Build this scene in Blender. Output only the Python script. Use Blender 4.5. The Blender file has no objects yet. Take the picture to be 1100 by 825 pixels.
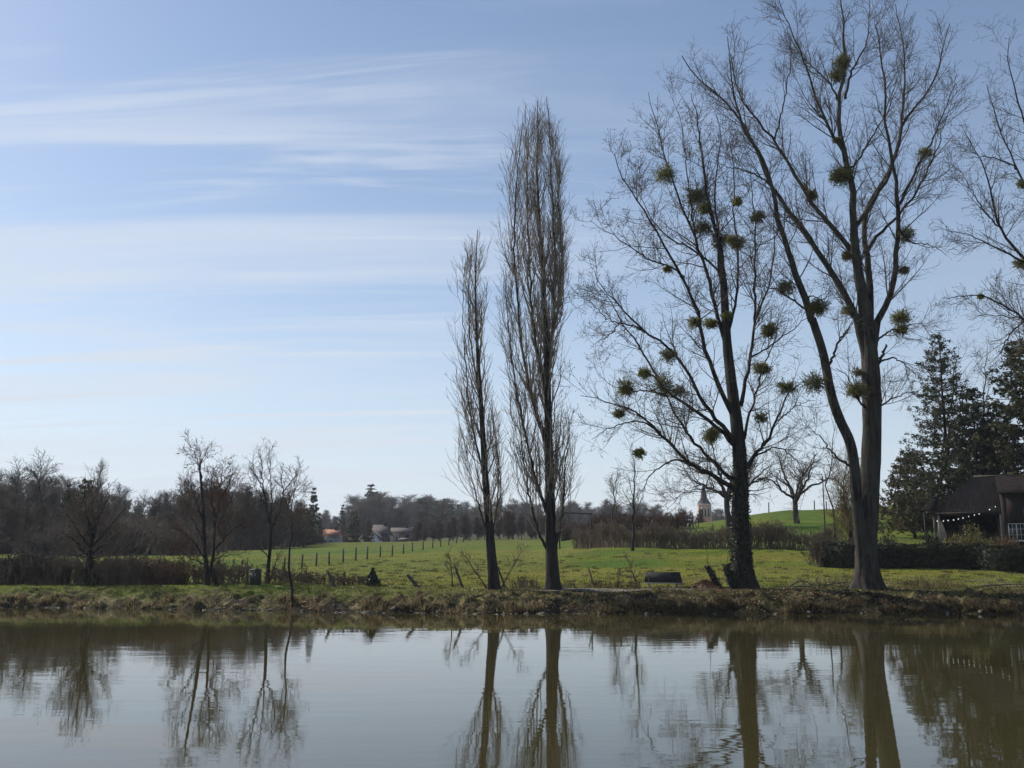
import bpy, math, random
import numpy as np
from mathutils import Vector

rng = np.random.default_rng(11)
random.seed(5)
S = bpy.context.scene
COL = S.collection

# ------------------------------------------------------------------ camera
H = 2.8
F = 1079.0
PITCH = math.atan(185.5 / F)
cp, sp = math.cos(PITCH), math.sin(PITCH)
cam_d = bpy.data.cameras.new("camera")
cam = bpy.data.objects.new("camera", cam_d)
COL.objects.link(cam)
cam.location = (0, 0, H)
cam.rotation_euler = (math.pi / 2 + PITCH, 0, 0)
cam_d.sensor_width = 36.0
cam_d.lens = 36.0 * F / 1100.0
cam_d.clip_start = 0.1
cam_d.clip_end = 6000
S.camera = cam


def at(px, py, D):
    """World point seen at photo pixel (px, py), at depth Y = D."""
    x = (px - 550.0) / F
    v = (412.5 - py) / F
    d = np.array([x, cp - v * sp, sp + v * cp])
    p = d * (D / d[1])
    p[2] += H
    return p


def colx(px, D):
    """World X of photo column px at depth D near the horizon."""
    return (px - 550.0) / F * D * 1.0147


# ------------------------------------------------------------------ noise / terrain
_T = np.random.default_rng(3).random((256, 256))


def vnoise(x, y):
    x = np.asarray(x, float); y = np.asarray(y, float)
    xi = np.floor(x).astype(int); yi = np.floor(y).astype(int)
    fx = x - xi; fy = y - yi
    fx = fx * fx * (3 - 2 * fx); fy = fy * fy * (3 - 2 * fy)
    g = lambda a, b: _T[a % 256, b % 256]
    return ((g(xi, yi) * (1 - fx) + g(xi + 1, yi) * fx) * (1 - fy)
            + (g(xi, yi + 1) * (1 - fx) + g(xi + 1, yi + 1) * fx) * fy)


def fbm(x, y, o=4):
    a = 0; w = 0.5; t = 0
    for k in range(o):
        a = a + w * vnoise(x * 2 ** k + 17 * k, y * 2 ** k + 31 * k); t += w; w *= 0.5
    return a / t


def smooth(a, b, x):
    t = np.clip((x - a) / (b - a), 0, 1)
    return t * t * (3 - 2 * t)


PXC = np.array([-300, 0, 250, 400, 560, 700, 850, 1000, 1300.])
SROW = np.array([-44, -38, -30, -8, -1.5, 0, 1.2, 3.2, 5, 9, 19, 34, 59, 99, 149, 249, 399, 649, 1000.])
NEAR = [1.0, -1.2, -2.0, -1.6, -0.45, -0.03, 0.50, 0.90, 1.0, 1.1]
FARZ = np.array([
    [1.5, 2.0, 2.8, 4.0, 6, 14, 28, 38, 40],
    [1.4, 1.9, 2.7, 3.6, 5, 13, 27, 36, 38],
    [1.4, 1.9, 2.6, 3.6, 4.6, 9, 18, 30, 36],
    [1.45, 2.1, 2.9, 4.3, 5.6, 6, 11, 24, 32],
    [1.5, 2.1, 3.0, 4.6, 6.2, 8, 12, 22, 30],
    [1.55, 2.3, 4.0, 7.0, 8.5, 9, 12, 18, 25],
    [1.6, 2.4, 4.6, 9.6, 11, 11, 12, 16, 20],
    [1.6, 2.6, 5.4, 10.4, 13, 14, 15, 18, 22],
    [1.6, 2.8, 5.8, 11, 14, 16, 18, 20, 24]])
ZT = np.hstack([np.tile(NEAR, (9, 1)), FARZ])


def shore(X):
    """Depth of the far waterline at world X."""
    return 51.0 + 6.5 * smooth(2, -32, X) + 0.25 * np.sin(X * .9) + 0.18 * np.sin(X * 2.3 + 1) + 0.5 * (vnoise(X * .35, 4.4) - .5)


def gz(X, Y):
    X = np.asarray(X, float); Y = np.asarray(Y, float)
    s = Y - shore(X)
    s = np.where(s > 9, Y - 51.0 - (shore(X) - 51.0) * np.clip(1 - (s - 9) / 60, 0, 1), s)
    px = np.clip(550 + X / np.maximum(Y, 40) / 1.0147 * F, -299.9, 1299.9)
    s = np.clip(s, -43.99, 999.9)
    ci = np.clip(np.searchsorted(PXC, px, side='right') - 1, 0, len(PXC) - 2)
    fc = (px - PXC[ci]) / (PXC[ci + 1] - PXC[ci]); fc = fc * fc * (3 - 2 * fc)
    ri = np.clip(np.searchsorted(SROW, s, side='right') - 1, 0, len(SROW) - 2)
    fr = (s - SROW[ri]) / (SROW[ri + 1] - SROW[ri])
    z = ((ZT[ci, ri] * (1 - fr) + ZT[ci, ri + 1] * fr) * (1 - fc)
         + (ZT[ci + 1, ri] * (1 - fr) + ZT[ci + 1, ri + 1] * fr) * fc)
    amp = 0.22 * smooth(-2, 2, s) * (1 - 0.55 * smooth(3, 6, s)) + 0.5 * smooth(120, 300, s) 
    z = z + amp * (fbm(X * .5, Y * .5, 4) - .5) * 1.4 + 0.5 * smooth(25, 60, s) * (fbm(X * .06 + 9, Y * .06, 2) - .5)
    # small cuts and slumps of the bank face
    bank = smooth(-0.6, 0.5, s) * (1 - smooth(3, 4.4, s))
    z = z + bank * (fbm(X * 1.7, Y * 1.3 + 40, 3) - .5) * 0.55
    z = z + bank * (fbm(X * 3.6 + 11, Y * 3.2, 2) - .5) * .34
    return z


def G(px, D, dz=0.0):
    X = colx(px, D)
    return np.array([X, D, float(gz(X, D)) + dz])


# ------------------------------------------------------------------ materials
def nt(m):
    m.use_nodes = True
    return m.node_tree.nodes, m.node_tree.links


def mat(name, c1, c2=None, scale=4.0, rough=0.85, bump=0.0, detail=5.0, stretch=(1, 1, 1), trans=0.0, spec=0.25, contrast=(0.35, 0.65), c3=None, scale3=0.6, bdist=0.02):
    m = bpy.data.materials.new(name)
    N, L = nt(m)
    N.clear()
    out = N.new('ShaderNodeOutputMaterial')
    b = N.new('ShaderNodeBsdfPrincipled')
    b.inputs['Roughness'].default_value = rough
    b.inputs['Specular IOR Level'].default_value = spec
    tc = N.new('ShaderNodeTexCoord')
    mp = N.new('ShaderNodeMapping'); mp.inputs['Scale'].default_value = stretch
    L.new(tc.outputs['Object'], mp.inputs[0])
    no = N.new('ShaderNodeTexNoise'); no.inputs['Scale'].default_value = scale; no.inputs['Detail'].default_value = detail
    L.new(mp.outputs[0], no.inputs['Vector'])
    col = None
    if c2 is not None:
        r = N.new('ShaderNodeValToRGB')
        r.color_ramp.elements[0].position = contrast[0]; r.color_ramp.elements[0].color = (*c1, 1)
        r.color_ramp.elements[1].position = contrast[1]; r.color_ramp.elements[1].color = (*c2, 1)
        L.new(no.outputs['Fac'], r.inputs[0])
        col = r.outputs[0]
        if c3 is not None:
            n3 = N.new('ShaderNodeTexNoise'); n3.inputs['Scale'].default_value = scale3; n3.inputs['Detail'].default_value = 3
            L.new(tc.outputs['Object'], n3.inputs['Vector'])
            r3 = N.new('ShaderNodeValToRGB')
            r3.color_ramp.elements[0].position = 0.48; r3.color_ramp.elements[1].position = 0.66
            L.new(n3.outputs['Fac'], r3.inputs[0])
            mx = N.new('ShaderNodeMix'); mx.data_type = 'RGBA'
            L.new(r3.outputs[0], mx.inputs['Factor']); L.new(col, mx.inputs['A']); mx.inputs['B'].default_value = (*c3, 1)
            col = mx.outputs['Result']
        L.new(col, b.inputs['Base Color'])
    else:
        b.inputs['Base Color'].default_value = (*c1, 1)
    if bump:
        bp = N.new('ShaderNodeBump'); bp.inputs['Strength'].default_value = bump; bp.inputs['Distance'].default_value = bdist
        L.new(no.outputs['Fac'], bp.inputs['Height']); L.new(bp.outputs[0], b.inputs['Normal'])
    if trans > 0:
        t = N.new('ShaderNodeBsdfTranslucent')
        if col is not None: L.new(col, t.inputs[0])
        else: t.inputs[0].default_value = (*c1, 1)
        ms = N.new('ShaderNodeMixShader'); ms.inputs[0].default_value = trans
        L.new(b.outputs[0], ms.inputs[1]); L.new(t.outputs[0], ms.inputs[2]); L.new(ms.outputs[0], out.inputs[0])
    else:
        L.new(b.outputs[0], out.inputs[0])
    return m


def attr_mat(name, rough=0.95, trans=0.0, nscale=(0.9, 9.0), namp=(0.55, 1.45), bump=0.5, bdist=0.05, spec=0.1):
    """Base colour from the mesh's 'tint' attribute, broken up by two noises."""
    m = bpy.data.materials.new(name)
    N, L = nt(m); N.clear()
    out = N.new('ShaderNodeOutputMaterial')
    b = N.new('ShaderNodeBsdfPrincipled'); b.inputs['Roughness'].default_value = rough; b.inputs['Specular IOR Level'].default_value = spec
    a = N.new('ShaderNodeAttribute'); a.attribute_name = 'tint'
    tc = N.new('ShaderNodeTexCoord')
    n1 = N.new('ShaderNodeTexNoise'); n1.inputs['Scale'].default_value = nscale[0]; n1.inputs['Detail'].default_value = 8; n1.inputs['Roughness'].default_value = .65
    n2 = N.new('ShaderNodeTexNoise'); n2.inputs['Scale'].default_value = nscale[1]; n2.inputs['Detail'].default_value = 6; n2.inputs['Roughness'].default_value = .7
    ad = N.new('ShaderNodeMath'); ad.operation = 'ADD'
    L.new(tc.outputs['Object'], n1.inputs['Vector']); L.new(tc.outputs['Object'], n2.inputs['Vector'])
    L.new(n1.outputs['Fac'], ad.inputs[0]); L.new(n2.outputs['Fac'], ad.inputs[1])
    mr = N.new('ShaderNodeMapRange'); mr.inputs['From Min'].default_value = 0.65; mr.inputs['From Max'].default_value = 1.35
    mr.inputs['To Min'].default_value = namp[0]; mr.inputs['To Max'].default_value = namp[1]
    L.new(ad.outputs[0], mr.inputs[0])
    vm = N.new('ShaderNodeVectorMath'); vm.operation = 'SCALE'
    L.new(a.outputs['Color'], vm.inputs[0]); L.new(mr.outputs[0], vm.inputs['Scale'])
    L.new(vm.outputs[0], b.inputs['Base Color'])
    if bump:
        bp = N.new('ShaderNodeBump'); bp.inputs['Strength'].default_value = bump; bp.inputs['Distance'].default_value = bdist
        L.new(n2.outputs['Fac'], bp.inputs['Height']); L.new(bp.outputs[0], b.inputs['Normal'])
    if trans > 0:
        t = N.new('ShaderNodeBsdfTranslucent'); L.new(vm.outputs[0], t.inputs[0])
        ms = N.new('ShaderNodeMixShader'); ms.inputs[0].default_value = trans
        L.new(b.outputs[0], ms.inputs[1]); L.new(t.outputs[0], ms.inputs[2]); L.new(ms.outputs[0], out.inputs[0])
    else:
        L.new(b.outputs[0], out.inputs[0])
    return m


M = {}
M['bark'] = mat('bark', (.012, .010, .009), (.066, .056, .047), 7, .95, 1.0, 10, (1, 1, .10), bdist=.09, c3=(.05, .052, .038), scale3=.9)
M['bark_dark'] = mat('bark_dark', (.009, .008, .007), (.045, .038, .032), 7, .95, 1.0, 10, (1, 1, .10), bdist=.09)
M['twig'] = mat('twig', (.055, .046, .037), (.14, .115, .09), 1.2, .8, 0, 3)
M['twig_poplar'] = mat('twig_poplar', (.14, .115, .09), (.32, .27, .21), 1.0, .75, 0, 3)
M['twig_brown'] = mat('twig_brown', (.08, .06, .045), (.15, .115, .085), .5, .9, 0, 3)
M['twig_hedge'] = mat('twig_hedge', (.12, .088, .062), (.21, .16, .115), .5, .9, 0, 3)
M['twig_red'] = mat('twig_red', (.075, .042, .03), (.13, .075, .05), .5, .9, 0, 3)
M['twig_grey'] = mat('twig_grey', (.075, .068, .058), (.15, .135, .115), .4, .9, 0, 3)
M['twig_yellow'] = mat('twig_yellow', (.12, .095, .04), (.22, .17, .075), .7, .9, 0, 3)
M['mistletoe'] = mat('mistletoe', (.11, .115, .035), (.23, .22, .07), 3, .8, 0, 3, trans=.45)
M['ivy'] = mat('ivy', (.014, .022, .009), (.035, .05, .018), 4, .45, 0, 3, spec=.5, trans=.1)
M['spruce'] = mat('spruce', (.028, .036, .018), (.075, .082, .036), 1.5, .8, 0, 4, trans=.12)
M['conifer_brown'] = mat('conifer_brown', (.055, .048, .02), (.12, .095, .04), 1.2, .85, 0, 4, trans=.12)
M['yew'] = mat('yew', (.03, .034, .014), (.085, .082, .032), 1.2, .8, 0, 4, trans=.12)
M['hedge_dark'] = mat('hedge_dark', (.016, .019, .011), (.04, .042, .02), 3, .75, 0, 4, trans=.12)
M['shrub_olive'] = mat('shrub_olive', (.12, .11, .04), (.23, .2, .07), 2, .85, 0, 4, trans=.2)
M['shrub_red'] = mat('shrub_red', (.11, .065, .04), (.2, .12, .07), 2, .85, 0, 4, trans=.2)
M['dry_leaf'] = mat('dry_leaf', (.09, .045, .025), (.17, .085, .045), 2, .9, 0, 4, trans=.25)
M['wood_post'] = mat('wood_post', (.05, .043, .035), (.11, .095, .08), 12, .9, .6, 6, (1, 1, .15))
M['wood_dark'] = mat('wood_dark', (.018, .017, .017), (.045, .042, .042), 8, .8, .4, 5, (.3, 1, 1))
M['wood_pale'] = mat('wood_pale', (.22, .2, .17), (.36, .33, .28), 8, .8, .3, 5, (.3, 1, 1))
M['bin'] = mat('bin', (.034, .034, .03), (.055, .056, .048), 3, .5, .1, 4)
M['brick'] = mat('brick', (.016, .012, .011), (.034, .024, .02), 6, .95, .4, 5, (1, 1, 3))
M['brick_pink'] = mat('brick_pink', (.52, .23, .17), (.66, .33, .25), 1.5, .95, .2, 5)
M['stone_pale'] = mat('stone_pale', (.45, .42, .36), (.62, .58, .5), 1.5, .9, .2, 4)
M['slate'] = mat('slate', (.025, .028, .034), (.055, .058, .066), 3, .7, .3, 5)
M['dark_gap'] = mat('dark_gap', (.012, .012, .012), (.02, .019, .018), 3, .9)
M['tile_orange'] = mat('tile_orange', (.24, .11, .07), (.36, .18, .12), 2, .9, .2, 4)
M['tile_brown'] = mat('tile_brown', (.06, .05, .046), (.10, .085, .075), 2, .9, .2, 4)
M['plaster'] = mat('plaster', (.20, .185, .165), (.28, .26, .23), 1, .9, .1, 4)
M['plaster_white'] = mat('plaster_white', (.66, .67, .68), (.78, .78, .78), 1, .85, .1, 4)
M['white_paint'] = mat('white_paint', (.42, .41, .38), (.55, .54, .5), 5, .6, .1, 4)
M['glass_dark'] = mat('glass_dark', (.02, .024, .028), (.03, .034, .04), 2, .08, 0, 2, spec=.6)
M['stone'] = mat('stone', (.06, .05, .038), (.26, .225, .175), 5, .9, .5, 5)
M['rubble'] = mat('rubble', (.07, .042, .032), (.15, .10, .08), 9, .95, .7, 5)
M['metal_grey'] = mat('metal_grey', (.16, .16, .16), (.24, .24, .24), 5, .5, .1, 3)
M['roof_dark'] = mat('roof_dark', (.012, .010, .010), (.024, .02, .019), 2.5, 1.0, .4, 5, spec=0.0)
M['twig_sky'] = mat('twig_sky', (.06, .052, .045), (.13, .115, .095), .5, .9, 0, 3)
# corrugated / lapped barn roof
M['barn_roof'] = mat('barn_roof', (.028, .022, .021), (.06, .047, .043), 2.2, .9, .5, 6, (2.2, .4, .4), c3=(.04, .034, .031), scale3=.8)
bulb = bpy.data.materials.new('bulb'); N, L = nt(bulb)
N['Principled BSDF'].inputs['Base Color'].default_value = (.85, .85, .85, 1)
N['Principled BSDF'].inputs['Emission Color'].default_value = (1, .97, .92, 1)
N['Principled BSDF'].inputs['Emission Strength'].default_value = .55
M['bulb'] = bulb
M['ground'] = attr_mat('ground', .98, 0, (.7, 7.0), (.5, 1.5), .7, .08, .05)
M['blade'] = attr_mat('blade', .75, .45, (.5, 3), (.75, 1.25), 0, 0, .2)


# ------------------------------------------------------------------ mesh helpers
def tubes(P, R, sides, wob=0.0, r=None):
    Mn, n = P.shape[:2]
    T = np.gradient(P, axis=1)
    T /= np.linalg.norm(T, axis=2, keepdims=True) + 1e-9
    mt = np.abs(T.mean(axis=1))
    ref = np.where((mt[:, 2] > .6)[:, None], np.array([1., 0.13, 0]), np.array([0., 0.1, 1]))[:, None, :]
    A = np.cross(T, np.broadcast_to(ref, T.shape)); A /= np.linalg.norm(A, axis=2, keepdims=True) + 1e-9
    B = np.cross(T, A)
    th = np.arange(sides) * 2 * math.pi / sides
    Rr = R[:, :, None] * np.ones(sides)
    if wob:
        Rr = Rr * (1 + wob * (r.random(Rr.shape) - .5))
    V = (P[:, :, None, :] + Rr[..., None] * (A[:, :, None, :] * np.cos(th)[:, None] + B[:, :, None, :] * np.sin(th)[:, None]))
    V = V.reshape(-1, 3)
    base = (np.arange(Mn) * n * sides)[:, None, None]
    i = np.arange(n - 1)[None, :, None] * sides
    k = np.arange(sides)[None, None, :]
    k2 = (k + 1) % sides
    Q = np.stack([base + i + k, base + i + k2, base + i + sides + k2, base + i + sides + k], axis=-1).reshape(-1, 4)
    return V, Q


class MB:
    def __init__(s): s.v = []; s.q = []; s.t = []; s.n = 0; s.tint = []

    def add(s, V, Q=None, T=None, tint=None):
        V = np.asarray(V, float).reshape(-1, 3)
        s.v.append(V)
        if Q is not None and len(Q): s.q.append(np.asarray(Q, int) + s.n)
        if T is not None and len(T): s.t.append(np.asarray(T, int) + s.n)
        if tint is not None: s.tint.append(np.broadcast_to(np.asarray(tint, float), (len(V), 3)))
        s.n += len(V)
        return s

    def tube(s, P, R, sides=6, wob=0, r=None):
        P = np.asarray(P, float); R = np.asarray(R, float)
        if P.ndim == 2: P = P[None]; R = R[None]
        if len(P) == 0: return s
        V, Q = tubes(P, R, sides, wob, r)
        n0 = P.shape[1]
        s.add(V, Q)
        return s

    def rod(s, a, b, r0, r1=None, sides=8, cap=True):
        r1 = r0 if r1 is None else r1
        a = np.asarray(a, float); b = np.asarray(b, float)
        d = (b - a); d = d / (np.linalg.norm(d) + 1e-9) * 1e-3
        P = np.array([a - d, a, b, b + d]); R = np.array([1e-4 if cap else r0, r0, r1, 1e-4 if cap else r1])
        return s.tube(P, R, sides)

    def box(s, c, size, rz=0.0, rx=0.0, ry=0.0, taper=1.0):
        x, y, z = np.array(size) / 2
        V = np.array([[-x, -y, -z], [x, -y, -z], [x, y, -z], [-x, y, -z], [-x * taper, -y * taper, z], [x * taper, -y * taper, z], [x * taper, y * taper, z], [-x * taper, y * taper, z]])
        for ax, a in ((0, rx), (1, ry), (2, rz)):
            if a:
                ca, sa = math.cos(a), math.sin(a)
                i, j = [(1, 2), (2, 0), (0, 1)][ax]
                W = V.copy(); W[:, i] = ca * V[:, i] - sa * V[:, j]; W[:, j] = sa * V[:, i] + ca * V[:, j]; V = W
        Q = [[0, 3, 2, 1], [4, 5, 6, 7], [0, 1, 5, 4], [1, 2, 6, 5], [2, 3, 7, 6], [3, 0, 4, 7]]
        return s.add(V + np.asarray(c, float), Q)

    def leaves(s, C, size, r, tint=None, flat=0.0, aspect=1.0):
        """One randomly turned quad per centre."""
        n = len(C)
        if n == 0: return s
        a = r.normal(size=(n, 3)); a /= np.linalg.norm(a, axis=1, keepdims=True)
        b = r.normal(size=(n, 3))
        if flat: a[:, 2] *= (1 - flat); b[:, 2] *= (1 - flat)
        a /= np.linalg.norm(a, axis=1, keepdims=True) + 1e-9
        b -= a * (a * b).sum(1, keepdims=True); b /= np.linalg.norm(b, axis=1, keepdims=True) + 1e-9
        sz = (np.asarray(size) * r.uniform(.6, 1.3, n))[:, None] if np.ndim(size) == 0 else np.asarray(size)[:, None]
        a = a * sz * .5 * aspect; b = b * sz * .5
        V = np.stack([C - a, C - b * .8, C + a, C + b * .8], axis=1).reshape(-1, 3)
        Q = np.arange(n * 4).reshape(-1, 4)
        return s.add(V, Q, tint=None if tint is None else np.repeat(np.broadcast_to(tint, (n, 3)), 4, axis=0))

    def obj(s, name, material, parent=None, base=(0, 0, 0), smooth=False, loc=None):
        V = np.vstack(s.v) - np.asarray(base, float)
        me = bpy.data.meshes.new(name)
        q = np.vstack(s.q) if s.q else np.zeros((0, 4), int)
        t = np.vstack(s.t) if s.t else np.zeros((0, 3), int)
        me.vertices.add(len(V)); me.vertices.foreach_set('co', V.ravel().astype(np.float32))
        loops = np.concatenate([q.ravel(), t.ravel()]).astype(np.int32)
        me.loops.add(len(loops)); me.loops.foreach_set('vertex_index', loops)
        npoly = len(q) + len(t)
        me.polygons.add(npoly)
        st = np.concatenate([np.arange(len(q)) * 4, len(q) * 4 + np.arange(len(t)) * 3]).astype(np.int32)
        me.polygons.foreach_set('loop_start', st)
        if smooth: me.polygons.foreach_set('use_smooth', np.ones(npoly, bool))
        me.update(calc_edges=True)
        if s.tint:
            ti = np.vstack(s.tint)
            at_ = me.color_attributes.new('tint', 'FLOAT_COLOR', 'POINT')
            at_.data.foreach_set('color', np.hstack([ti, np.ones((len(ti), 1))]).ravel().astype(np.float32))
        me.materials.append(M[material] if isinstance(material, str) else material)
        o = bpy.data.objects.new(name, me); COL.objects.link(o)
        if parent is not None: o.parent = parent
        elif loc is not None: o.location = tuple(loc)
        else: o.location = tuple(base)
        return o


def tag(o, label=None, cat=None, group=None, kind=None):
    if label: o['label'] = label
    if cat: o['category'] = cat
    if group: o['group'] = group
    if kind: o['kind'] = kind
    return o


def thing(name, label, cat, loc=(0, 0, 0), rz=0.0, group=None):
    o = bpy.data.objects.new(name, None); COL.objects.link(o)
    o.empty_display_size = .3
    o.location = tuple(loc); o.rotation_euler = (0, 0, rz)
    return tag(o, label, cat, group)


def dup(root, loc, rz=0, sc=1.0, label=None, group=None, szx=None):
    r = root.copy(); COL.objects.link(r); r.location = tuple(loc)
    r.rotation_euler = (0, 0, rz)
    r.scale = (sc * (szx or 1), sc * (szx or 1), sc)
    if label: r['label'] = label
    if group: r['group'] = group
    for ch in list(root.children):
        c = ch.copy(); COL.objects.link(c); c.parent = r
        for g in list(ch.children):
            d = g.copy(); COL.objects.link(d); d.parent = c
    return r


# ------------------------------------------------------------------ growth
UP = np.array([0, 0, 1.])


def unit(a): return a / (np.linalg.norm(a, axis=-1, keepdims=True) + 1e-9)


def spawn(r, P, R, spacing, t0=.1, t1=1., ang=(30, 60), length=(1, 2), fall=.5, n=5, up=0.05, gnarl=.12, rr=.6, rmin=.008, kr=.016, rel=None, bias=0.0):
    seg = np.linalg.norm(np.diff(P, axis=1), axis=2)
    Ls = seg.sum(1)
    cnt = r.poisson(np.maximum(Ls * (t1 - t0) / spacing, 0))
    idx = np.repeat(np.arange(len(P)), cnt)
    m = len(idx)
    if m == 0: return np.zeros((0, n, 3)), np.zeros((0, n))
    t = r.uniform(t0, t1, m)
    f = t * (P.shape[1] - 1); i = np.minimum(f.astype(int), P.shape[1] - 2); w = (f - i)[:, None]
    p = P[idx, i] * (1 - w) + P[idx, i + 1] * w
    rad = R[idx, i] * (1 - w[:, 0]) + R[idx, i + 1] * w[:, 0]
    T = unit(P[idx, i + 1] - P[idx, i])
    Nn = r.normal(size=(m, 3)); Nn -= T * (T * Nn).sum(1, keepdims=True); Nn = unit(Nn)
    Nn = unit(Nn + UP * bias)
    a = np.radians(r.uniform(ang[0], ang[1], m))[:, None]
    d = unit(np.cos(a) * T + np.sin(a) * Nn)
    ln = r.uniform(length[0], length[1], m) * (1 - fall * t)
    if rel is not None: ln = np.minimum(ln, rel * Ls[idx])
    st = (ln / (n - 1))[:, None]
    out = np.zeros((m, n, 3)); out[:, 0] = p
    q = p
    for k in range(1, n):
        d = unit(d + r.normal(size=(m, 3)) * gnarl + UP * up)
        q = q + d * st
        out[:, k] = q
    r0 = np.maximum(np.minimum(rad * rr, ln * kr + rmin), rmin)
    rr_ = r0[:, None] * (1 - np.linspace(0, 1, n)[None, :]) + rmin * .8 * np.linspace(0, 1, n)[None, :]
    return out, rr_


def catmull(pts, n):
    pts = np.asarray(pts, float)
    if len(pts) == 2: return pts[0] + (pts[1] - pts[0]) * np.linspace(0, 1, n)[:, None]
    d = np.r_[0, np.cumsum(np.linalg.norm(np.diff(pts, axis=0), axis=1))]; d /= d[-1]
    ext = np.vstack([2 * pts[0] - pts[1], pts, 2 * pts[-1] - pts[-2]])
    out = []
    for u in np.linspace(0, 1, n):
        i = min(np.searchsorted(d, u, side='right') - 1, len(pts) - 2); i = max(i, 0)
        w = (u - d[i]) / (d[i + 1] - d[i] + 1e-9)
        p0, p1, p2, p3 = ext[i], ext[i + 1], ext[i + 2], ext[i + 3]
        out.append(.5 * ((2 * p1) + (-p0 + p2) * w + (2 * p0 - 5 * p1 + 4 * p2 - p3) * w ** 2 + (-p0 + 3 * p1 - 3 * p2 + p3) * w ** 3))
    return np.array(out)


def traced(pts, D, d0=0.0, d1=0.0, n=24, wob=0.0, r=None):
    """Limb traced from the photo: pixels at the tree's depth, leaning d0..d1 metres towards or away from the viewer."""
    c = catmull(pts, n)
    dd = D + d0 + (d1 - d0) * np.linspace(0, 1, n) ** 1.2
    P = np.array([at(c[k, 0], c[k, 1], dd[k]) for k in range(n)])
    if wob: P[1:] += (r.normal(size=(n - 1, 3)) * wob)
    return P


PXM = 1 / (F * .986)     # metres per photo pixel per metre of depth


def trunk_mesh(mb, P, R, sides=18, flare=1.0, flare_h=1.2, r=None, lumps=.06):
    """A tapering trunk with root flare and fluting."""
    n = len(P)
    z = P[:, 2] - P[0, 2]
    V, Q = tubes(P[None], R[None], sides)
    V = V.reshape(n, sides, 3)
    th = np.arange(sides) * 2 * math.pi / sides
    ph = r.uniform(0, 6.28, 4)
    for k in range(n):
        e = flare * math.exp(-z[k] / flare_h)
        rootf = 1 + e * (.55 + .45 * np.cos(5 * th + ph[0]) + .25 * np.cos(3 * th + ph[1]))
        lum = 1 + lumps * (np.cos(3 * th + ph[2] + z[k] * .4) + np.cos(5 * th + ph[3] - z[k] * .7)) * .7 + lumps * (r.random(sides) - .5)
        V[k] = P[k] + (V[k] - P[k]) * (rootf * lum)[:, None]
    mb.add(V.reshape(-1, 3), Q)
    return mb


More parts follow.
